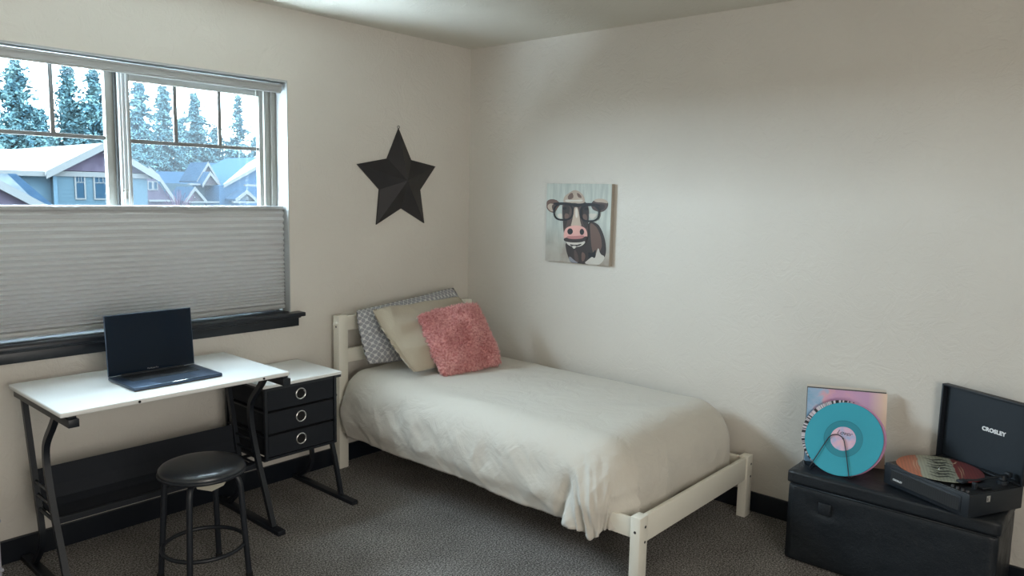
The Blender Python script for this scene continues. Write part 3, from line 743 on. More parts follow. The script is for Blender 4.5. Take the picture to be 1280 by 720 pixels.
    poly([(420, 214), (450, 202), (485, 205), (510, 220), (512, 236), (480, 228), (440, 226)], 'tan'); poly([(440, 240), (475, 238), (498, 246), (485, 275), (455, 280), (430, 262)], 'dark')
    poly([(228, 215), (222, 270), (226, 330), (228, 392), (236, 440), (246, 480), (290, 512), (345, 506), (386, 465), (388, 400), (392, 330), (396, 260), (372, 215), (300, 208)], 'mid')
    poly([(232, 225), (228, 330), (232, 400), (248, 380), (262, 320), (278, 250)], 'dark'); poly([(340, 240), (346, 320), (360, 372), (384, 400), (392, 330), (394, 250)], 'dark')
    poly([(236, 330), (262, 330), (270, 300), (240, 290)], 'brown'); poly([(352, 300), (382, 300), (384, 345), (362, 350)], 'brown')
    poly([(230, 212), (238, 185), (262, 168), (290, 150), (308, 145), (330, 152), (352, 170), (368, 195), (372, 226), (340, 236), (300, 226), (260, 236), (232, 230)], 'tan')
    poly([(262, 180), (290, 158), (300, 190), (285, 205), (260, 205)], 'brown', 1); poly([(318, 160), (345, 178), (352, 200), (325, 192)], 'brown', 1); poly([(240, 205), (300, 210), (360, 206), (352, 222), (300, 218), (250, 222)], 'lt', 1)
    poly([(304, 250), (324, 252), (334, 300), (340, 350), (352, 384), (276, 384), (288, 345), (296, 300)], 'tan'); poly([(310, 262), (322, 262), (326, 310), (318, 330), (308, 310)], 'lt')
    poly([(246, 480), (262, 500), (300, 514), (346, 508), (372, 486), (368, 472), (310, 478), (260, 470)], 'lt'); poly([(268, 492), (310, 500), (350, 490), (345, 500), (310, 512), (280, 506)], 'dark', 1)
    poly([(282, 505), (300, 528), (318, 505)], 'lt', 1)
    poly([(232, 430), (240, 398), (262, 380), (300, 372), (345, 376), (374, 392), (386, 424), (384, 456), (360, 468), (308, 470), (256, 466), (234, 456)], 'pink')
    poly([(232, 455), (258, 448), (300, 458), (350, 452), (386, 440), (385, 466), (350, 482), (300, 484), (250, 478), (234, 470)], 'dark')
    poly([(250, 440), (300, 442), (370, 436), (360, 458), (300, 462), (256, 456)], 'pink2')
    ell(275, 411, 18, 20, 'blk'); ell(351, 415, 14, 20, 'blk'); ell(240, 262, 13, 10, 'blk'); ell(378, 268, 12, 10, 'blk')
    poly([(188, 302), (214, 292), (224, 300), (222, 328), (204, 326)], 'lt', 1); poly([(392, 296), (452, 300), (440, 318), (418, 338), (400, 322)], 'lt', 1)
    def ring(path, w):
        pts = [Vector(p) for p in path]; n = len(pts)
        for i in range(n):
            a_, b_ = pts[i], pts[(i+1) % n]; c_ = sum(pts, Vector((0, 0)))/n
            def sc(p, s): d_ = (p-c_); return c_+d_*(1+s/d_.length)
            poly([sc(a_, w), sc(b_, w), sc(b_, -w), sc(a_, -w)], 'blk', 0); lay[0] -= 1
        lay[0] += 1
    def lens(cx, cy, rx, ry):
        return [(cx+rx*(abs(math.cos(q))**.75)*(1 if math.cos(q) > 0 else -1), cy+ry*(abs(math.sin(q))**.8)*(1 if math.sin(q) > 0 else -1)*(1 if math.sin(q) > 0 else .9)) for q in [2*PI*i/28 for i in range(28)]]
    ring(lens(232, 282, 62, 54), 6); ring(lens(401, 293, 58, 54), 6)
    poly([(160, 226), (200, 222), (260, 224), (320, 234), (400, 228), (462, 238), (466, 254), (400, 248), (345, 250), (312, 250), (290, 246), (230, 238), (180, 240)], 'blk', 1)
    poly([(288, 240), (345, 240), (340, 256), (300, 254)], 'blk', 1)
    obj('painting', bm, mats, t)
M['canvas_side'] = mat('canvas_side', (.40, .35, .29), .8, bump=(300, .2, .001))
canvas()

# ------------------------------------------------------------------ storage ottoman
def ottoman():
    t = thing('storage_ottoman', 'long black faux leather storage bench against the right wall', 'ottoman', (-.205, -2.70, 0))
    x0, x1, y0, y1 = -.388, -.022, -3.088, -2.318
    def soft(lo, hi, bev, bulge, seed, dent=False):
        b = bmesh.new(); bmesh.ops.create_cube(b, size=1)
        bmesh.ops.subdivide_edges(b, edges=b.edges[:], cuts=23, use_grid_fill=True)
        S = [hi[i]-lo[i] for i in range(3)]
        for v in b.verts:
            n = Vector(v.co)*2; p = Vector([(lo[i]+hi[i])/2+v.co[i]*S[i] for i in range(3)])
            # rounded edges
            c = Vector([max(lo[i]+bev, min(hi[i]-bev, p[i])) for i in range(3)])
            dlt = p-c
            if dlt.length > 1e-9:
                k = max(abs(dlt[i]) for i in range(3)); p = c+dlt.normalized()*k if k > 0 else p
            w = 1
            for i in range(3):
                if abs(abs(n[i])-1) < 1e-6:
                    w = 1
                    for j in range(3):
                        if j != i: w *= max(0, 1-abs(n[j])**4)
                    d = Vector((0, 0, 0)); d[i] = math.copysign(1, n[i])
                    if i == 2 and n[i] < 0: continue
                    if i == 0 and n[i] > 0: continue
                    p += d*(bulge*w+.0035*w*noise.noise(p*14+Vector((seed, 0, 0))))
                    if dent and i == 0:
                        q = math.hypot((p.y+2.475)/.035, (p.z-.262)/.022); p.x += .010*math.exp(-(q-1)**2*3)
            v.co = p
        return b
    b = soft((x0, y0, .004), (x1, y1, .343), .012, .003, 1, True); obj('body', b, 'leather', t, smooth=True)
    b = soft((x0-.008, y0-.006, .342), (x1+.002, y1+.006, .400), .014, .0005, 2); obj('lid', b, 'leather', t, smooth=True)
    bm = bmesh.new(); box(bm, (x0-.0035, -2.500, .240), (x0+.004, -2.448, .290), .003); obj('lift_tab', bm, 'leather', t, smooth=True)
    bm = bmesh.new(); tube(bm, [(x0-.001, y0+.01, .339), (x0-.001, y1-.01, .339)], .004, 8); obj('piping', bm, 'leather', t, smooth=True)
ottoman()

# ------------------------------------------------------------------ records
OT = .4012
def vec_frame(origin, right, up):
    """right, up, outward normal"""
    r = Vector(right).normalized(); u = Vector(up).normalized(); n = r.cross(u).normalized(); u = n.cross(r)
    return Matrix(((r.x, u.x, n.x, origin[0]), (r.y, u.y, n.y, origin[1]), (r.z, u.z, n.z, origin[2]), (0, 0, 0, 1)))
def sleeve_art():
    k = N('pastel_cloud_print'); uv = k.n('ShaderNodeTexCoord'); mp = k.n('ShaderNodeMapping'); mp.inputs['Scale'].default_value = (3, 3, 3); k.l(uv.outputs['UV'], mp.inputs[0])
    a = k.n('ShaderNodeTexNoise', Scale=1.3, Detail=6.0, Roughness=.6, Distortion=.5); k.l(mp.outputs[0], a.inputs['Vector'])
    sp = k.n('ShaderNodeSeparateXYZ'); k.l(uv.outputs['UV'], sp.inputs[0])
    ad = k.n('ShaderNodeMath', operation='MULTIPLY_ADD'); k.l(a.outputs[0], ad.inputs[0]); ad.inputs[1].default_value = .9; k.l(sp.outputs[0], ad.inputs[2])
    c = k.ramp(ad.outputs[0], [(.42, (.16, .38, .60)), (.56, (.30, .45, .66)), (.66, (.66, .34, .44)), (.85, (.56, .28, .50)), (1.0, (.50, .27, .50))])
    mr = k.n('ShaderNodeMapRange'); k.l(sp.outputs[0], mr.inputs[0]); mr.inputs[1].default_value = .76; mr.inputs[2].default_value = .97
    mx = k.n('ShaderNodeMix', data_type='RGBA'); k.l(mr.outputs[0], mx.inputs[0]); k.l(c, mx.inputs[6]); mx.inputs[7].default_value = (.72, .52, .40, 1)
    k.l(mx.outputs[2], k.b.inputs['Base Color']); k.b.inputs['Roughness'].default_value = .35; return k.m
M['sleeve_art'] = sleeve_art()
M['sleeve_white'] = mat('sleeve_card', (.62, .58, .52), .6); M['sleeve_dark'] = mat('sleeve_dark_card', (.05, .05, .06), .5)
def vinyl(name, col, rough=.25):
    k = N(name); uv = k.n('ShaderNodeTexCoord'); ln = k.n('ShaderNodeVectorMath', operation='LENGTH'); k.l(uv.outputs['UV'], ln.inputs[0])
    m = k.n('ShaderNodeMath', operation='MULTIPLY'); k.l(ln.outputs['Value'], m.inputs[0]); m.inputs[1].default_value = 24.0
    nz = k.n('ShaderNodeTexNoise', noise_dimensions='1D', Scale=.35, Detail=5.0); k.l(m.outputs[0], nz.inputs['W'])
    k.bump(nz.outputs[0], .35, .003)
    st = k.n('ShaderNodeMapRange'); k.l(ln.outputs['Value'], st.inputs[0]); st.inputs[1].default_value = .0; st.inputs[2].default_value = .17
    c = k.ramp(st.outputs[0], [(.44, [x*.72 for x in col]), (.455, [x*.5 for x in col]), (.465, col), (.9, [x*1.05 for x in col]), (.92, [x*.9 for x in col])])
    k.l(c, k.b.inputs['Base Color']); k.b.inputs['Roughness'].default_value = rough; k.b.inputs['Coat Weight'].default_value = .5; k.b.inputs['Coat Roughness'].default_value = .2; return k.m
M['blue_vinyl'] = vinyl('translucent_blue_vinyl', (.035, .33, .43))
def radial_print(name, f):
    k = N(name); f(k); return k.m
def striped(k):
    uv = k.n('ShaderNodeTexCoord'); sp = k.n('ShaderNodeSeparateXYZ'); k.l(uv.outputs['UV'], sp.inputs[0])
    at = k.n('ShaderNodeMath', operation='ARCTAN2'); k.l(sp.outputs[1], at.inputs[0]); k.l(sp.outputs[0], at.inputs[1])
    nz = k.n('ShaderNodeTexNoise', noise_dimensions='1D', Scale=9.0, Detail=3.0); k.l(at.outputs[0], nz.inputs['W'])
    k.l(k.ramp(nz.outputs[0], [(.44, (.02, .02, .025)), (.48, (.55, .46, .50)), (.60, (.70, .68, .70)), (.64, (.05, .05, .06))]), k.b.inputs['Base Color']); k.b.inputs['Roughness'].default_value = .3
M['striped_disc'] = radial_print('black_and_white_picture_disc', striped)
M['pink_vinyl'] = vinyl('pink_vinyl', (.50, .24, .40))
def label_print(k):
    uv = k.n('ShaderNodeTexCoord'); a = k.n('ShaderNodeTexNoise', Scale=22.0, Detail=4.0); k.l(uv.outputs['UV'], a.inputs['Vector'])
    k.l(k.ramp(a.outputs[0], [(.36, (.30, .42, .62)), (.5, (.62, .42, .56)), (.66, (.72, .46, .50))]), k.b.inputs['Base Color']); k.b.inputs['Roughness'].default_value = .5
M['disc_label'] = radial_print('pastel_disc_label', label_print)
def orange_print(k):
    uv = k.n('ShaderNodeTexCoord'); sp = k.n('ShaderNodeSeparateXYZ'); k.l(uv.outputs['UV'], sp.inputs[0])
    nz = k.n('ShaderNodeTexNoise', Scale=18.0, Detail=3.0); k.l(uv.outputs['UV'], nz.inputs['Vector'])
    ad = k.n('ShaderNodeMath', operation='MULTIPLY_ADD'); k.l(nz.outputs[0], ad.inputs[0]); ad.inputs[1].default_value = .02; k.l(sp.outputs[0], ad.inputs[2])
    sh = k.n('ShaderNodeMapRange'); k.l(ad.outputs[0], sh.inputs[0]); sh.inputs[1].default_value = -.15; sh.inputs[2].default_value = .17
    r = k.ramp(sh.outputs[0], [(.0, (.50, .13, .055)), (.27, (.46, .12, .05)), (.28, (.34, .36, .28)), (.66, (.36, .38, .30)), (.67, (.22, .035, .03)), (1, (.16, .025, .025))])
    r.node.color_ramp.interpolation = 'LINEAR'
    w = k.n('ShaderNodeTexWave', Scale=26.0, Distortion=1.0); k.l(uv.outputs['UV'], w.inputs['Vector'])
    m = k.n('ShaderNodeMix', data_type='RGBA', blend_type='MULTIPLY'); m.inputs[0].default_value = .25; k.l(r, m.inputs[6]); k.l(w.outputs[0], m.inputs[7])
    k.l(m.outputs[2], k.b.inputs['Base Color']); k.b.inputs['Roughness'].default_value = .3
M['orange_disc'] = radial_print('orange_and_green_picture_disc', orange_print)
M['disc_ink'] = mat('black_ink', (.012, .014, .014), .4)
M['disc_cream'] = mat('cream_ink', (.55, .42, .28), .5)
def disc_mesh(mtx, r, th, m, name, parent=None, hole=.0035):
    bm = bmesh.new(); uvl = bm.loops.layers.uv.new('UVMap')
    lathe(bm, [(hole, 0), (.05, 0), (r-.002, 0), (r, th*.4), (r-.001, th), (.05, th), (hole, th), (hole, 0)], seg=96)
    for f in bm.faces:
        for lp in f.loops: lp[uvl].uv = (lp.vert.co.x, lp.vert.co.y)
    bmesh.ops.transform(bm, matrix=mtx, verts=bm.verts); return obj(name, bm, m, parent, smooth=True, angle=40)
def sheet(mtx, w, h, th, m, name, mi_front=None, parent=None):
    bm = bmesh.new(); uvl = bm.loops.layers.uv.new('UVMap'); box(bm, (-w/2, 0, -th), (w/2, h, 0), .0008, seg=1)
    for f in bm.faces:
        f.material_index = 0 if f.calc_center_median().z < -.0004 else 1
        for lp in f.loops: lp[uvl].uv = ((lp.vert.co.x+w/2)/w, lp.vert.co.y/h)
    bmesh.ops.transform(bm, matrix=mtx, verts=bm.verts); return obj(name, bm, m, parent)
# record sleeves leaning on the wall. right = away from camera-left (towards -y), up tilts to the wall
def lean(x_bot, y_c, tilt, yaw=0, h0=OT, roll=0):
    r = Vector((math.sin(yaw), -math.cos(yaw), 0)); up = Vector((math.sin(tilt)*math.cos(yaw), math.sin(tilt)*math.sin(yaw), math.cos(tilt)))
    if roll: r2 = r*math.cos(roll)+up*math.sin(roll); up = -r*math.sin(roll)+up*math.cos(roll); r = r2
    return vec_frame((x_bot, y_c, h0), r, up)
S = .322
a = sheet(lean(-.173, -2.4735, .175, .45), S, S, .006, ['sleeve_white', 'sleeve_art'], 'record_sleeve'); tag(a, 'pastel pink and blue record sleeve directly behind the blue disc', 'record sleeve', 'record sleeves leaning behind the discs')
a = sheet(lean(-.165, -2.4675, .175, .45), S, S+.003, .003, ['sleeve_dark', 'sleeve_dark'], 'record_sleeve'); tag(a, 'dark edged record sleeve just behind the pastel sleeve', 'record sleeve', 'record sleeves leaning behind the discs')
a = sheet(lean(-.161, -2.4645, .175, .45), S, S+.012, .006, ['sleeve_white', 'sleeve_white'], 'record_sleeve'); tag(a, 'pale record sleeve nearest the wall, showing only its top edge', 'record sleeve', 'record sleeves leaning behind the discs')
# wire stand with three discs
TD = .4773; R0 = .1573
def disc_at(dx, dr, du):
    """frame of a disc: dx away from the viewer, dr to the right, du up along the leaning plane"""
    up = Vector((math.sin(TD), 0, math.cos(TD))); r = Vector((0, -1, 0)); n = r.cross(up)
    o = Vector((-.267, -2.4908, .5445))+r*dr+up*du-n*dx
    return vec_frame(o, r, up)
mD = disc_at(0, 0, 0)
d = thing('vinyl_record', 'translucent blue vinyl record with a pastel label, standing in the wire holder', 'record', (-.338, -2.4908, OT), 'vinyl records in the wire holder')
disc_mesh(mD, R0, .0025, 'blue_vinyl', 'disc', d)
disc_mesh(mD @ Matrix.Translation((0, 0, .0026)), .051, .0004, 'disc_label', 'disc_label', d)
text_mesh('lettering', 'Lover', .026, mD @ Matrix.Translation((0, .024, .0034)), 'disc_ink', d, .0001, shear=.4)
bm = bmesh.new(); lathe(bm, [(0, 0), (.0036, 0), (.0036, .0008), (0, .0008)], seg=16); bmesh.ops.transform(bm, matrix=mD @ Matrix.Translation((0, 0, .0030)), verts=bm.verts); obj('spindle_hole', bm, 'void', d)
a = disc_mesh(disc_at(.006, .009, .004), .1573, .0025, 'pink_vinyl', 'vinyl_record'); tag(a, 'pink vinyl record peeking out behind the right rim of the blue record', 'record', 'vinyl records in the wire holder')
a = disc_mesh(disc_at(.011, -.020, .010), .1573, .0025, 'striped_disc', 'vinyl_record'); tag(a, 'black and white patterned record peeking out left of the blue record', 'record', 'vinyl records in the wire holder')
def holder():
    t = thing('record_holder', 'thin black wire record holder standing on the black bench', 'record stand', (-.33, -2.462, OT))
    q = [(-.104, -.150, .010), (-.100, -.135, .008), (-.060, -.020, .008), (-.052, -.002, .008), (-.040, .008, .008), (-.026, .012, .008), (-.010, .009, .008), (.004, -.002, .008), (.013, -.020, .008), (.052, -.135, .008), (.056, -.152, .010)]
    bm = bmesh.new(); tube(bm, [mD @ Vector(p) for p in q], .0020, 8, smooth=2); obj('front_wire', bm, 'black_metal', t, smooth=True)
    a, b = mD @ Vector(q[0]), mD @ Vector(q[-1]); z = OT+.002
    bm = bmesh.new(); tube(bm, [a, (a.x, a.y, z), (-.26, a.y+.004, z), (-.235, a.y+.002, z+.02), (-.215, a.y-.02, z+.10), (-.212, a.y-.08, z+.125), (-.215, b.y+.02, z+.10), (-.235, b.y-.002, z+.02), (-.26, b.y-.004, z), (b.x, b.y, z), b], .0020, 8, smooth=2); obj('back_wire', bm, 'black_metal', t, smooth=True)
    for dy in (.028, .034):
        bm = bmesh.new(); tube(bm, [(-.345, a.y+dy, z), (-.33, a.y+dy, z+.03), (-.30, a.y+dy-.004, z+.002), (-.26, a.y+.003, z)], .0018, 8); obj('rest_wire', bm, 'black_metal', t)
holder()

# ------------------------------------------------------------------ record player
def player():
    TH = .4678; w, dd, h = .3706, .290, .090; LH = .309
    c = Vector((-.2835, -2.6634, OT))
    u = Vector((-math.sin(TH), -math.cos(TH), 0)); v = Vector((math.cos(TH), -math.sin(TH), 0))
    Mx = Matrix(((u.x, v.x, 0, c.x), (u.y, v.y, 0, c.y), (0, 0, 1, c.z), (0, 0, 0, 1)))
    t = thing('record_player', 'black portable suitcase record player with its lid open on the bench', 'record player', tuple(c))
    def ob(name, bm, m, par=None, **kw):
        bmesh.ops.transform(bm, matrix=Mx, verts=bm.verts); return obj(name, bm, m, par or t, **kw) if par is None else objc(name, bm, m, par, **kw)
    def objc(name, bm, m, par, **kw):
        o = obj(name, bm, m, None, **kw); o.parent = par; o.matrix_parent_inverse = par.matrix_world.inverted() if False else (t.matrix_basis.inverted() @ Matrix.Identity(4)).inverted() @ t.matrix_basis.inverted(); return o
    bm = bmesh.new(); box(bm, (0, 0, .004), (w, dd, h), .004); base_ = ob('base_case', bm, 'tolex', smooth=True, angle=30)
    for x in (.03, w-.03):
        for y in (.03, dd-.03):
            bm = bmesh.new(); box(bm, (x-.01, y-.01, 0), (x+.01, y+.01, .005)); ob('rubber_foot', bm, 'void')
    # speaker grille, a recessed rounded panel
    bm = bmesh.new(); box(bm, (.028, -.0035, .016), (w-.030, .003, .078), .0028); g = ob('speaker_frame', bm, 'tolex', smooth=True, angle=30)
    bm = bmesh.new(); box(bm, (.036, -.0045, .022), (w-.038, -.002, .072), .001); ob('speaker_grille', bm, 'grille')
    text = Mx @ Matrix.Translation((.070, -.0052, .036)) @ Matrix.Rotation(PI/2, 4, 'X')
    text_mesh('lettering', 'CROSLEY', .0100, text, 'letter_white', t, .0003, offset=.0003, space=1.05)
    # deck plate, platter
    bm = bmesh.new(); box(bm, (.006, .006, h-.001), (w-.006, dd-.006, h+.002), .001); ob('deck_plate', bm, 'deck')
    bm = bmesh.new(); lathe(bm, [(0, h+.002), (.098, h+.002), (.098, h+.012), (0, h+.012)], (.152, .118, 0), 48); ob('platter', bm, 'deck', smooth=True, angle=40)
    # tonearm group
    bm = bmesh.new(); lathe(bm, [(0, h+.002), (.020, h+.002), (.020, h+.015), (.012, h+.018), (.010, h+.034), (0, h+.034)], (w-.045, dd-.055, 0), 24); ob('tonearm_pivot', bm, 'tolex', smooth=True, angle=40)
    bm = bmesh.new(); tube(bm, [(w-.045, dd-.035, h+.032), (w-.045, dd-.08, h+.032), (w-.050, .10, h+.030), (w-.068, .066, h+.028)], .0042, 8); box(bm, (w-.084, .034, h+.020), (w-.058, .070, h+.030), .003); box(bm, (w-.056, dd-.036, h+.022), (w-.034, dd-.014, h+.042), .004)
    ob('tonearm', bm, 'tolex', smooth=True, angle=40)
    bm = bmesh.new(); box(bm, (w-.048, .070, h+.002), (w-.032, .082, h+.028), .002); box(bm, (w-.062, .095, h+.002), (w-.02, .145, h+.010), .003); ob('arm_rest', bm, 'tolex')
    for k in range(4):
        bm = bmesh.new(); lathe(bm, [(0, h+.002), (.006, h+.002), (.0055, h+.010), (0, h+.010)], (w-.085+k*.02, .022, 0), 16); ob('knob', bm, 'knob_grey', smooth=True, angle=40)
    bm = bmesh.new(); box(bm, (w-.001, .088, .056), (w+.003, .108, .080), .001); box(bm, (w+.002, .093, .060), (w+.006, .103, .074), .001); ob('latch', bm, 'chrome')
    # lid: open tray standing on the back edge
    a = math.radians(1.5); D0 = .042
    bm = bmesh.new(); z0 = h+.002
    yb = dd+.010; yf = dd-.022
    box(bm, (.014, yb-.004, z0), (w+.006, yb, z0+LH), .0015)
    for lo, hi in (((.014, yf, z0), (.021, yb-.004, z0+LH)), ((w-.001, yf, z0), (w+.006, yb-.004, z0+LH)), ((.021, yf, z0+LH-.007), (w-.001, yb-.004, z0+LH)), ((.021, yf, z0), (w-.001, yb-.004, z0+.007))): box(bm, lo, hi, .0012)
    lid = ob('lid', bm, 'tolex', smooth=True, angle=30)
    bm = bmesh.new(); box(bm, (.023, yb-.0065, z0+.009), (w-.003, yb-.0042, z0+LH-.009)); ob('lid_lining', bm, 'lining')
    text_mesh('lettering', 'CROSLEY', .0215, Mx @ Matrix.Translation((.232, yb-.0072, z0+.168)) @ Matrix.Rotation(PI/2, 4, 'X'), 'letter_white', t, .0005, offset=.0011, space=1.08)
    bm = bmesh.new(); tube(bm, [(.02, dd-.004, h+.003), (w-.02, dd-.004, h+.003)], .0028, 8); ob('hinge', bm, 'chrome')
    bm = bmesh.new(); box(bm, (.009, yf+.010, z0+.195), (.015, yf+.022, z0+.212), .001); ob('lid_catch', bm, 'knob_grey')
    # record lying on the platter, larger than the deck opening
    R_ = .152; ctr = Mx @ Vector((.152, .118, h+.0125))
    r = thing('vinyl_record', 'orange and pale green picture record lying on the black record player', 'record', tuple(ctr))
    ang = -1.25
    mR = Matrix.Translation(ctr) @ Matrix.Rotation(ang, 4, 'Z')
    disc_mesh(mR, R_, .0022, 'orange_disc', 'disc', r)
    bm = bmesh.new(); rnd = random.Random(3)
    def stroke(pts, wd, z=.0023):
        pts = [Vector(p) for p in pts]; L_ = []; R2 = []
        for i, p in enumerate(pts):
            d_ = (pts[min(i+1, len(pts)-1)]-pts[max(i-1, 0)]).normalized(); nn = Vector((-d_.y, d_.x)); k = wd*(.35 if i in (0, len(pts)-1) else 1)
            L_.append(bm.verts.new((*(p+nn*k), z))); R2.append(bm.verts.new((*(p-nn*k), z)))
        for i in range(len(pts)-1): bm.faces.new((L_[i], L_[i+1], R2[i+1], R2[i]))
    for i in range(7):
        y = -.105+i*.034; x = -.035+.006*(i % 3)
        stroke([(x-.012, y+.012), (x+.018, y-.006), (x+.055, y+.016), (x+.075, y+.004)], .0062)
        if i % 2: stroke([(x+.005, y+.022), (x+.02, y+.004), (x+.05, y-.008)], .0050, .0024)
    bmesh.ops.transform(bm, matrix=mR, verts=bm.verts); obj('brush_lettering', bm, 'disc_ink', r)
    for pts, wd, zz in ([([(-.075-.010*i, -.07), (-.080-.010*i, 0), (-.075-.010*i, .065)], .0013, .0023) for i in range(2)]
            + [([(.066, -.09), (.072, -.02), (.070, .05)], .0013, .0023), ([(.078, -.05), (.082, .02), (.078, .06)], .0010, .0023), ([(.04, .075), (.062, .085), (.074, .115)], .0030, .0025)]):
        bm = bmesh.new(); stroke(pts, wd, zz); bmesh.ops.transform(bm, matrix=mR, verts=bm.verts); obj('cream_line', bm, 'disc_cream', r)
    bm = bmesh.new(); tube(bm, [ctr+Vector((0, 0, -.001)), ctr+Vector((0, 0, .010))], .0026, 10); o = obj('spindle', bm, 'chrome', t, smooth=True, angle=40)
M['tolex'] = mat('black_textured_vinyl', (.009, .013, .019), .5, bump=(500, .35, .001))
M['deck'] = mat('black_deck_plastic', (.010, .011, .013), .35)
M['lining'] = mat('dark_lid_lining', (.009, .016, .024), .55, bump=(700, .2, .0006))
M['knob_grey'] = mat('dark_knob', (.06, .06, .065), .35, .4)
def grille():
    k = N('speaker_mesh'); co = k.coord('Object', (1, 1, 1)); b = k.n('ShaderNodeTexVoronoi', Scale=230.0); b.inputs['Randomness'].default_value = 0.0; k.l(co, b.inputs['Vector'])
    k.l(k.ramp(b.outputs[0], [(.25, (.002, .002, .003)), (.45, (.022, .024, .027))]), k.b.inputs['Base Color']); k.b.inputs['Roughness'].default_value = .5; return k.m
M['grille'] = grille()
player()

# ------------------------------------------------------------------ neighbourhood outside (upper floor view)
GZ = -3.0
M['lawn'] = mat('grass_ground', (.012, .020, .018), .9, 0, 0, vary=.4)
M['siding'] = None
def siding(name, col, pitch=.18):
    k = N(name); g = k.n('ShaderNodeTexCoord'); sp = k.n('ShaderNodeSeparateXYZ'); k.l(g.outputs['Object'], sp.inputs[0])
    m = k.n('ShaderNodeMath', operation='FRACT'); d_ = k.n('ShaderNodeMath', operation='DIVIDE'); k.l(sp.outputs[2], d_.inputs[0]); d_.inputs[1].default_value = pitch; k.l(d_.outputs[0], m.inputs[0])
    k.l(k.ramp(m.outputs[0], [(.0, [c*.6 for c in col]), (.12, col)]), k.b.inputs['Base Color']); k.b.inputs['Roughness'].default_value = .8; k.b.inputs['Specular IOR Level'].default_value = 0; return k.m
def shingle(name, c0, c1, sc=3.0):
    k = N(name); br = k.n('ShaderNodeTexBrick'); k.l(k.coord('Object'), br.inputs['Vector']); br.inputs['Scale'].default_value = sc
    nz = k.n('ShaderNodeTexNoise', Scale=2.2, Detail=6.0); k.l(k.coord('Object'), nz.inputs['Vector'])
    k.l(k.ramp(nz.outputs[0], [(.35, c0), (.65, c1)]), k.b.inputs['Base Color']); k.b.inputs['Roughness'].default_value = .85; k.b.inputs['Specular IOR Level'].default_value = 0; return k.m
M['siding'] = siding('blue_grey_siding', (.0150, .0250, .0320)); M['siding_pale'] = siding('pale_blue_siding', (.020, .034, .045)); M['siding_blue'] = siding('blue_siding', (.0095, .0200, .0340))
M['purple_shake'] = shingle('plum_shake', (.0140, .0115, .0170), (.0200, .0170, .0240)); M['pink_shake'] = shingle('mauve_shake', (.015, .013, .016), (.020, .018, .021))
M['roof_pale'] = shingle('pale_roof', (.060, .062, .064), (.095, .097, .10)); M['roof_blue'] = shingle('slate_blue_roof', (.0050, .0105, .0180), (.0070, .0140, .0230)); M['roof_mid'] = shingle('weathered_roof', (.016, .020, .024), (.028, .034, .038))
M['ext_trim'] = mat('exterior_white_trim', (.034, .036, .037), .9, 0, 0); M['ext_glass'] = mat('house_window_glass', (.0045, .0110, .0180), .9, 0, 0)
bm = bmesh.new(); box(bm, (-160, 6, GZ-.3), (220, 260, GZ)); o = struct('ground', bm, 'lawn')
bm = bmesh.new()
def slab(bm, poly, th):   # roof sheet of given thickness
    prism(bm, poly, (0, 0, -th))
def ext_window(parent, xc, y, zc, w, h, mull=True, top=.28):
    bm = bmesh.new(); f = .07
    for lo, hi in (((xc-w/2-f, y-.06, zc-h/2-f), (xc+w/2+f, y-.005, zc-h/2)), ((xc-w/2-f, y-.06, zc+h/2), (xc+w/2+f, y-.005, zc+h/2+f)), ((xc-w/2-f, y-.06, zc-h/2), (xc-w/2, y-.005, zc+h/2)), ((xc+w/2, y-.06, zc-h/2), (xc+w/2+f, y-.005, zc+h/2))): box(bm, lo, hi)
    if mull:
        box(bm, (xc-w/2, y-.05, zc+h/2-h*top-.02), (xc+w/2, y-.01, zc+h/2-h*top+.02))
        for k in (-1, 1): box(bm, (xc+k*w/6-.015, y-.05, zc+h/2-h*top), (xc+k*w/6+.015, y-.01, zc+h/2))
    wd = obj('window', bm, 'ext_trim', parent)
    bm = bmesh.new(); box(bm, (xc-w/2, y-.03, zc-h/2), (xc+w/2, y-.006, zc+h/2))
    o = obj('pane', bm, 'ext_glass'); o.parent = wd; o.matrix_parent_inverse = wd.matrix_parent_inverse.copy() if False else Matrix.Identity(4); o.matrix_parent_inverse = parent.matrix_basis.inverted() @ Matrix.Identity(4) if False else Matrix.Identity(4)
def gable_part(parent, xl, xr, xp, y, ze, zp, depth, face_m, roof_m, over=.35, trim=.16, wall_z0=None, oy=.4):
    """front gable facing -y: roof planes go back by depth; white rake boards in front"""
    bm = bmesh.new(); prism(bm, [(xl, y, ze), (xr, y, ze), (xp, y, zp)], (0, depth*.98, 0)); g = obj('gable', bm, face_m, parent)
    sl, sr = (zp-ze)/(xp-xl), (zp-ze)/(xr-xp)
    bm = bmesh.new()
    prism(bm, [(xl-over, y-oy, ze-over*sl), (xp, y-oy, zp), (xp, y-oy, zp+.16), (xl-over, y-oy, ze-over*sl+.16)], (0, depth+oy, 0))
    prism(bm, [(xp, y-oy, zp), (xr+over, y-oy, ze-over*sr), (xr+over, y-oy, ze-over*sr+.16), (xp, y-oy, zp+.16)], (0, depth+oy, 0))
    obj('roof', bm, roof_m, parent)
    bm = bmesh.new()
    prism(bm, [(xl-over, y-oy-.04, ze-over*sl-trim), (xp, y-oy-.04, zp-trim*1.0), (xp, y-oy-.04, zp+.19), (xl-over, y-oy-.04, ze-over*sl+.19)], (0, .05, 0))
    prism(bm, [(xp, y-oy-.04, zp-trim*1.0), (xr+over, y-oy-.04, ze-over*sr-trim), (xr+over, y-oy-.04, ze-over*sr+.19), (xp, y-oy-.04, zp+.19)], (0, .05, 0))
    obj('rake_board', bm, 'ext_trim', parent)
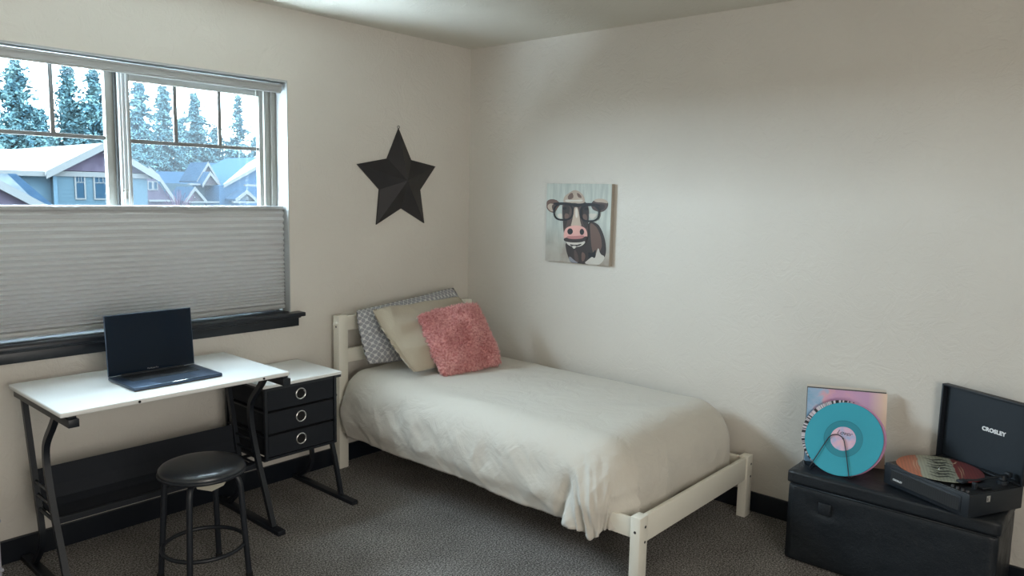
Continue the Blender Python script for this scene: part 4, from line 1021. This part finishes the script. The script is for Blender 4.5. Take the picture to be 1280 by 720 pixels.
def house_a():
    Y = 36.0; p = lambda x, y: rays(x, y, Y)
    xw0, xw1 = p(68, 230).x, p(184, 230).x; xp = p(127, 182).x; ze = p(66, 214).z; zp = p(127, 183).z
    t = thing('house', 'blue grey house with a broad pale roof and plum gable, left of the window mullion', 'house', ((xw0+xw1)/2, Y+5, GZ))
    bm = bmesh.new(); box(bm, (xw0, Y, GZ), (xw1, Y+16, ze)); obj('wall', bm, 'siding', t)
    gable_part(t, xw0, xw1, xp, Y, ze+.05, zp, 16, 'purple_shake', 'roof_pale', over=.45)
    bm = bmesh.new(); box(bm, (xw0-.15, Y-.10, ze-.22), (xw1+.15, Y-.001, ze+.02)); obj('frieze_board', bm, 'ext_trim', t)
    for a, b in ((91, 109), (114.5, 138)):
        x0, x1 = p(a+2, 235).x, p(b-2, 235).x; zt, zb = p(100, 219).z, p(100, 249).z
        ext_window(t, (x0+x1)/2, Y, (zt+zb)/2, x1-x0-.15, zt-zb-.1)
    bm = bmesh.new(); box(bm, (xw0-.06, Y-.05, GZ), (xw0+.10, Y+.02, ze)); obj('corner_board', bm, 'siding_pale', t)
    bm = bmesh.new(); c = rays(52, 190, 40); tube(bm, [(c.x, 42, c.z-1), (c.x, 42, c.z+.1)], .07, 8); obj('vent_pipe', bm, 'gasket', t)
    # lower wing to the left, its long roof coming towards us
    y2 = 33.0; q = lambda x, y: rays(x, y, y2)
    xa = q(-70, 230).x; xb = xw0+.0
    bm = bmesh.new(); box(bm, (xa, Y+.5, GZ), (xw0, Y+9, ze-.1)); obj('side_wall', bm, 'siding_pale', t)
    bm = bmesh.new()
    prism(bm, [(xa, Y-.2, ze-.06), (xw0-.45, Y-.2, ze-.06), (xp-.5, Y+8, zp-.05), (xa, Y+8, zp-.05)], (0, 0, -.12)); obj('main_roof', bm, 'roof_pale', t)
    bm = bmesh.new(); box(bm, (xa, Y-.26, ze-.25), (xw0-.40, Y-.20, ze-.02)); obj('fascia_board', bm, 'ext_trim', t)
    g0 = q(10, 217); g1 = q(17, 217); g2 = q(62, 256); g3 = q(40, 250)
    bm = bmesh.new(); prism(bm, [(q(15, 217).x, y2+.6, g1.z), (q(26, 217).x, y2+.6, g1.z), (q(66, 257).x, y2, g2.z), (q(46, 257).x, y2, g2.z)], (0, .1, -.12)); obj('valley_roof', bm, 'roof_blue', t)  # roof strip in shadow, its shade put into the darker blue
    bm = bmesh.new(); prism(bm, [(q(-70, 216).x, y2+.5, g0.z), (q(14, 217).x, y2+.5, g0.z), (q(46, 257).x, y2-.3, g2.z), (q(-70, 225).x, y2-1.2, g2.z+.3)], (0, .1, -.12)); obj('porch_roof', bm, 'roof_mid', t)
    y3 = 31; s_ = lambda x, y: rays(x, y, y3)
    gable_part(t, s_(-90, 256).x, s_(44, 256).x, s_(-22, 219).x, y3, s_(0, 256).z, s_(-22, 222).z, 1.2, 'purple_shake', 'roof_mid', over=.3)
    bm = bmesh.new(); box(bm, (s_(-90, 256).x, y3, GZ), (s_(44, 256).x, y3+1.5, s_(0, 256).z)); obj('garage_wall', bm, 'siding', t)
house_a()
def house_b():
    Y = 52.0; p = lambda x, y: rays(x, y, Y)
    t = thing('house', 'plum shingled house with a small paired window, just right of the window mullion', 'house', (p(195, 240).x, Y+4, GZ))
    x0, x1 = p(160, 240).x, p(199, 240).x; z0, z1, zp = p(190, 255).z, p(190, 236).z, p(176, 212).z
    bm = bmesh.new(); prism(bm, [(x0, Y, GZ), (p(216, 254).x, Y, GZ), (p(216, 254).x, Y, p(216, 254).z), (p(193, 222).x, Y, p(193, 222).z), (p(184, 212).x, Y, p(184, 212).z), (x0, Y, p(166, 214).z)], (0, 9, 0)); obj('wall', bm, 'purple_shake', t)
    bm = bmesh.new()
    a, b, c_ = p(184, 211), p(193, 220), p(218, 256)
    prism(bm, [(a.x, Y-.3, a.z), (b.x, Y-.3, b.z), (c_.x, Y-.3, c_.z), (c_.x+.22, Y-.3, c_.z+.1), (b.x+.18, Y-.3, b.z+.12), (a.x, Y-.3, a.z+.2)], (0, .1, 0)); obj('rake_board', bm, 'ext_trim', t)
    for a in (187.5, 194): ext_window(t, p(a, 232).x, Y, p(a, 232).z, .22, .5, False)
    bm = bmesh.new(); box(bm, (p(184, 248).x, Y-.3, p(190, 252).z), (p(214, 252).x, Y-.1, p(190, 249.5).z)); obj('band_board', bm, 'ext_trim', t)
house_b()
def house_c():
    Y = 60.0; p = lambda x, y, yy=Y: rays(x, y, yy)
    t = thing('house', 'blue house with slate roof and three small white trimmed gables', 'house', (p(270, 240).x, Y+5, GZ))
    xl, xr = p(186, 240).x, p(262, 240).x
    # broad slate roof behind, facing us
    yr = 70.0
    bm = bmesh.new(); prism(bm, [(p(184, 254, 62).x, 62, p(184, 256, 62).z), (p(262, 254, 62).x, 62, p(240, 256, 62).z), (p(262, 213, yr).x, yr, p(240, 214.5, yr).z), (p(184, 213, yr).x, yr, p(190, 214, yr).z)], (0, 0, -.2)); obj('low_roof', bm, 'roof_blue', t)
    bm = bmesh.new(); prism(bm, [(p(244, 230).x, Y+.4, p(244, 230).z), (p(276, 230).x, Y+.4, p(276, 230).z), (p(330, 204, yr).x, yr, p(330, 205, yr).z), (p(262, 202.5, yr).x, yr, p(262, 203.5, yr).z)], (0, 0, -.2)); obj('main_roof', bm, 'roof_blue', t)
    bm = bmesh.new(); box(bm, (p(240, 240).x, Y+.5, GZ), (p(276, 240).x, Y+9, p(260, 230).z)); obj('front_wall', bm, 'siding', t)
    # right wing: big wall under a pale sloping roof edge
    Yw = 58.0
    bm = bmesh.new(); prism(bm, [(p(274, 250, Yw).x, Yw, GZ), (p(345, 250, Yw).x, Yw, GZ), (p(345, 196, Yw).x, Yw, p(345, 196, Yw).z), (p(283, 231, Yw).x, Yw, p(283, 231, Yw).z), (p(274, 232, Yw).x, Yw, p(274, 232, Yw).z)], (0, 9, 0)); obj('wing_wall', bm, 'siding_blue', t)
    bm = bmesh.new(); prism(bm, [(p(281, 230, 57.6).x, 57.6, p(281, 230, 57.6).z), (p(345, 194, 57.6).x, 57.6, p(345, 194, 57.6).z), (p(322, 194, 62.5).x, 62.5, p(322, 193, 62.5).z), (p(273, 230, 62.5).x, 62.5, p(273, 230, 62.5).z)], (0, 0, -.12)); obj('wing_roof', bm, 'roof_pale', t)  # daylight on this slope is put into its paler roof colour
    bm = bmesh.new(); a = p(280, 230.5, 57.5); b = p(345, 194.5, 57.5); prism(bm, [(a.x, 57.5, a.z), (b.x, 57.5, b.z), (b.x, 57.5, b.z-.28), (a.x, 57.5, a.z-.28)], (0, .1, 0)); obj('rake_board', bm, 'ext_trim', t)
    def g(l, pk, r, y, m='pink_shake', dep=3.0, trim=.14): gable_part(t, p(*l, y).x, p(*r, y).x, p(*pk, y).x, y, p(*l, y).z, p(*pk, y).z, dep, m, 'roof_blue', over=.12, trim=trim, oy=.25)
    g((246, 226), (258.5, 205), (271, 226), Y+.2); g((253, 230), (261, 217), (272, 230), Y-1.0, dep=1.5); g((231, 251), (242, 236), (255, 251), Y-2.0)
    bm = bmesh.new(); box(bm, (p(235, 231, Y-.6).x, Y-.9, p(250, 231.5, Y-.6).z), (p(282, 231, Y-.6).x, Y-.5, p(250, 229.5, Y-.6).z)); obj('eave_board', bm, 'ext_trim', t)
    bm = bmesh.new(); box(bm, (p(230, 252, Y-2.4).x, Y-2.6, p(250, 253.5, Y-2.4).z), (p(273, 252, Y-2.4).x, Y-2.3, p(250, 251.5, Y-2.4).z)); obj('eave_board', bm, 'ext_trim', t)
    ext_window(t, p(264.5, 237.5, Y+.4).x, Y+.4, p(264, 237.5, Y+.4).z, .26, .6, False)
    # small porch gable at the right
    g((294, 250), (307, 240), (318, 250), 56.0, 'roof_mid', 1.5); 
    for a, b in (((289, 252.5), (320, 251)), ((304, 231.5), (330, 229.5))):
        bm = bmesh.new(); q = p(*a, 56.0); s_ = p(*b, 56.0); box(bm, (q.x, 55.6, q.z-.08), (s_.x, 55.9, q.z+.08)); obj('eave_board', bm, 'ext_trim', t)
house_c()
def shrub():
    c = rays(222, 246, 46)
    rnd = random.Random(11); bm = bmesh.new(); base_ = Vector((c.x, 46, GZ)); tube(bm, [base_, (c.x, 46, c.z-1.2)], .06, 6)
    for _ in range(70):
        a = rnd.uniform(0, 2*PI); e = Vector((math.cos(a)*rnd.uniform(.2, 1.1), math.sin(a)*.8, rnd.uniform(-1.4, .5))); s0 = Vector((c.x, 46, c.z-1.4)); tube(bm, [s0, s0+(Vector((c.x, 46, c.z))+e-s0)*.55+Vector((0, 0, .1)), Vector((c.x, 46, c.z))+e], .018, 4)
    o = obj('bare_tree', bm, 'twig'); tag(o, 'bare pinkish branching tree in front of the plum shingled house', 'tree')
M['twig'] = mat('bare_twigs', (.020, .011, .018), .9, 0, 0)
shrub()
M['needles'] = None
def needles(name, a, b):
    k = N(name); nz = k.n('ShaderNodeTexNoise', Scale=1.1, Detail=3.0); k.l(k.coord(), nz.inputs['Vector'])
    k.l(k.ramp(nz.outputs[0], [(.35, a), (.65, b)]), k.b.inputs['Base Color']); k.b.inputs['Roughness'].default_value = .7; k.b.inputs['Specular IOR Level'].default_value = 0; return k.m
M['needles'] = needles('conifer_needles', (.0130, .0300, .0400), (.042, .074, .078)); M['bark'] = mat('conifer_bark', (.012, .016, .020), .9, 0, 0)  # cyan haze over the trees is put into the bluish green
def conifer(px, top_py, Y, wid, seed, label, dens=1.0, spiky=1.0, low=0.12):
    rnd = random.Random(seed); tp = rays(px, top_py, Y); h = tp.z-GZ
    t = thing('conifer_tree', label, 'tree', (tp.x, Y, GZ), 'conifers behind the houses')
    bm = bmesh.new(); tube(bm, [(tp.x, Y, GZ), (tp.x, Y, GZ+h*.5), (tp.x, Y, GZ+h)], [.22, .13, .02], 7); obj('trunk', bm, 'bark', t)
    bm = bmesh.new(); z = GZ+h*low; n = int(230*dens)
    for k in range(n):
        f = k/n; zz = GZ+h*(low+(1-low)*f**.9); a = rnd.uniform(0, 2*PI)
        L = wid*((1-f)**.62*.95+.05)*rnd.uniform(.45, 1.12)
        if f < .15: L *= .7+f*2
        dirv = Vector((math.cos(a), math.sin(a), 0)); p0 = Vector((tp.x, Y, zz)); rise = rnd.uniform(-.25, .15)
        m_ = max(4, int(L*7*spiky))
        for q in range(m_):
            g_ = (q+rnd.random()*.6)/m_; c = p0+dirv*L*g_+Vector((0, 0, L*g_*rise-.25*g_*g_*L+.12*g_))
            for _ in range(5):
                s = rnd.uniform(.12, .32)*(1.15-.5*g_)
                dx = Vector((rnd.gauss(0, 1), rnd.gauss(0, 1), rnd.gauss(0, .6))).normalized()*s; dy = Vector((rnd.gauss(0, 1), rnd.gauss(0, 1), rnd.gauss(-.3, .7))).normalized()*s*.45
                o_ = c+Vector((rnd.gauss(0, .16), rnd.gauss(0, .16), rnd.gauss(0, .10)))
                bm.faces.new([bm.verts.new(o_-dx), bm.verts.new(o_+dy), bm.verts.new(o_+dx*.9), bm.verts.new(o_-dy)])
    obj('foliage', bm, 'needles', t)
T = [(18, 76, 60, 3.9, 'tallest conifer at the left edge of the left pane', 1.5),
     (-22, 96, 62, 3.6, 'conifer cut off by the left edge of the photo', 1.2),
     (50, 140, 66, 3.0, 'short conifer behind the vertical muntin of the left pane', 1.0),
     (82, 76, 66, 3.1, 'slim tall conifer right of the left pane muntin', 1.4),
     (116, 88, 64, 3.3, 'full conifer just left of the window mullion', 1.5),
     (146, 104, 72, 3.2, 'conifer hidden partly behind the window mullion', 1.1),
     (172, 98, 78, 3.9, 'tall conifer at the left edge of the right pane', 1.5),
     (203, 103, 80, 4.0, 'broad conifer in the first column of the right pane', 1.5),
     (226, 150, 88, 3.6, 'low conifer behind the first muntin of the right pane', 1.1),
     (243, 118, 82, 4.5, 'cone shaped conifer in the middle of the right pane', 1.7),
     (270, 160, 84, 3.8, 'low conifer behind the second muntin of the right pane', 1.1),
     (297, 118, 80, 3.3, 'thin sparse conifer in the right column of the right pane', .9),
     (320, 172, 84, 4.0, 'low conifer above the slate roof at the far right of the pane', 1.2),
     (345, 178, 86, 4.2, 'low conifer mostly hidden by the window frame at right', 1.0),
     (64, 166, 84, 4.5, 'low dark conifer above the pale roof, left of centre', 1.3),
     (100, 160, 84, 4.5, 'low dark conifer directly above the plum gable', 1.3),
     (20, 160, 80, 4.5, 'low dark conifer above the left end of the pale roof', 1.3),
     (190, 168, 92, 4.8, 'low conifer behind the plum shingled house', 1.4),
     (252, 176, 94, 4.8, 'low conifer directly above the white trimmed gables', 1.4),
     (290, 176, 92, 4.8, 'low conifer behind the slate roof ridge', 1.3)]
for i, (px, py, Y, wd, lb, dn) in enumerate(T): conifer(px, py, Y, wd, 100+i, lb, dn)
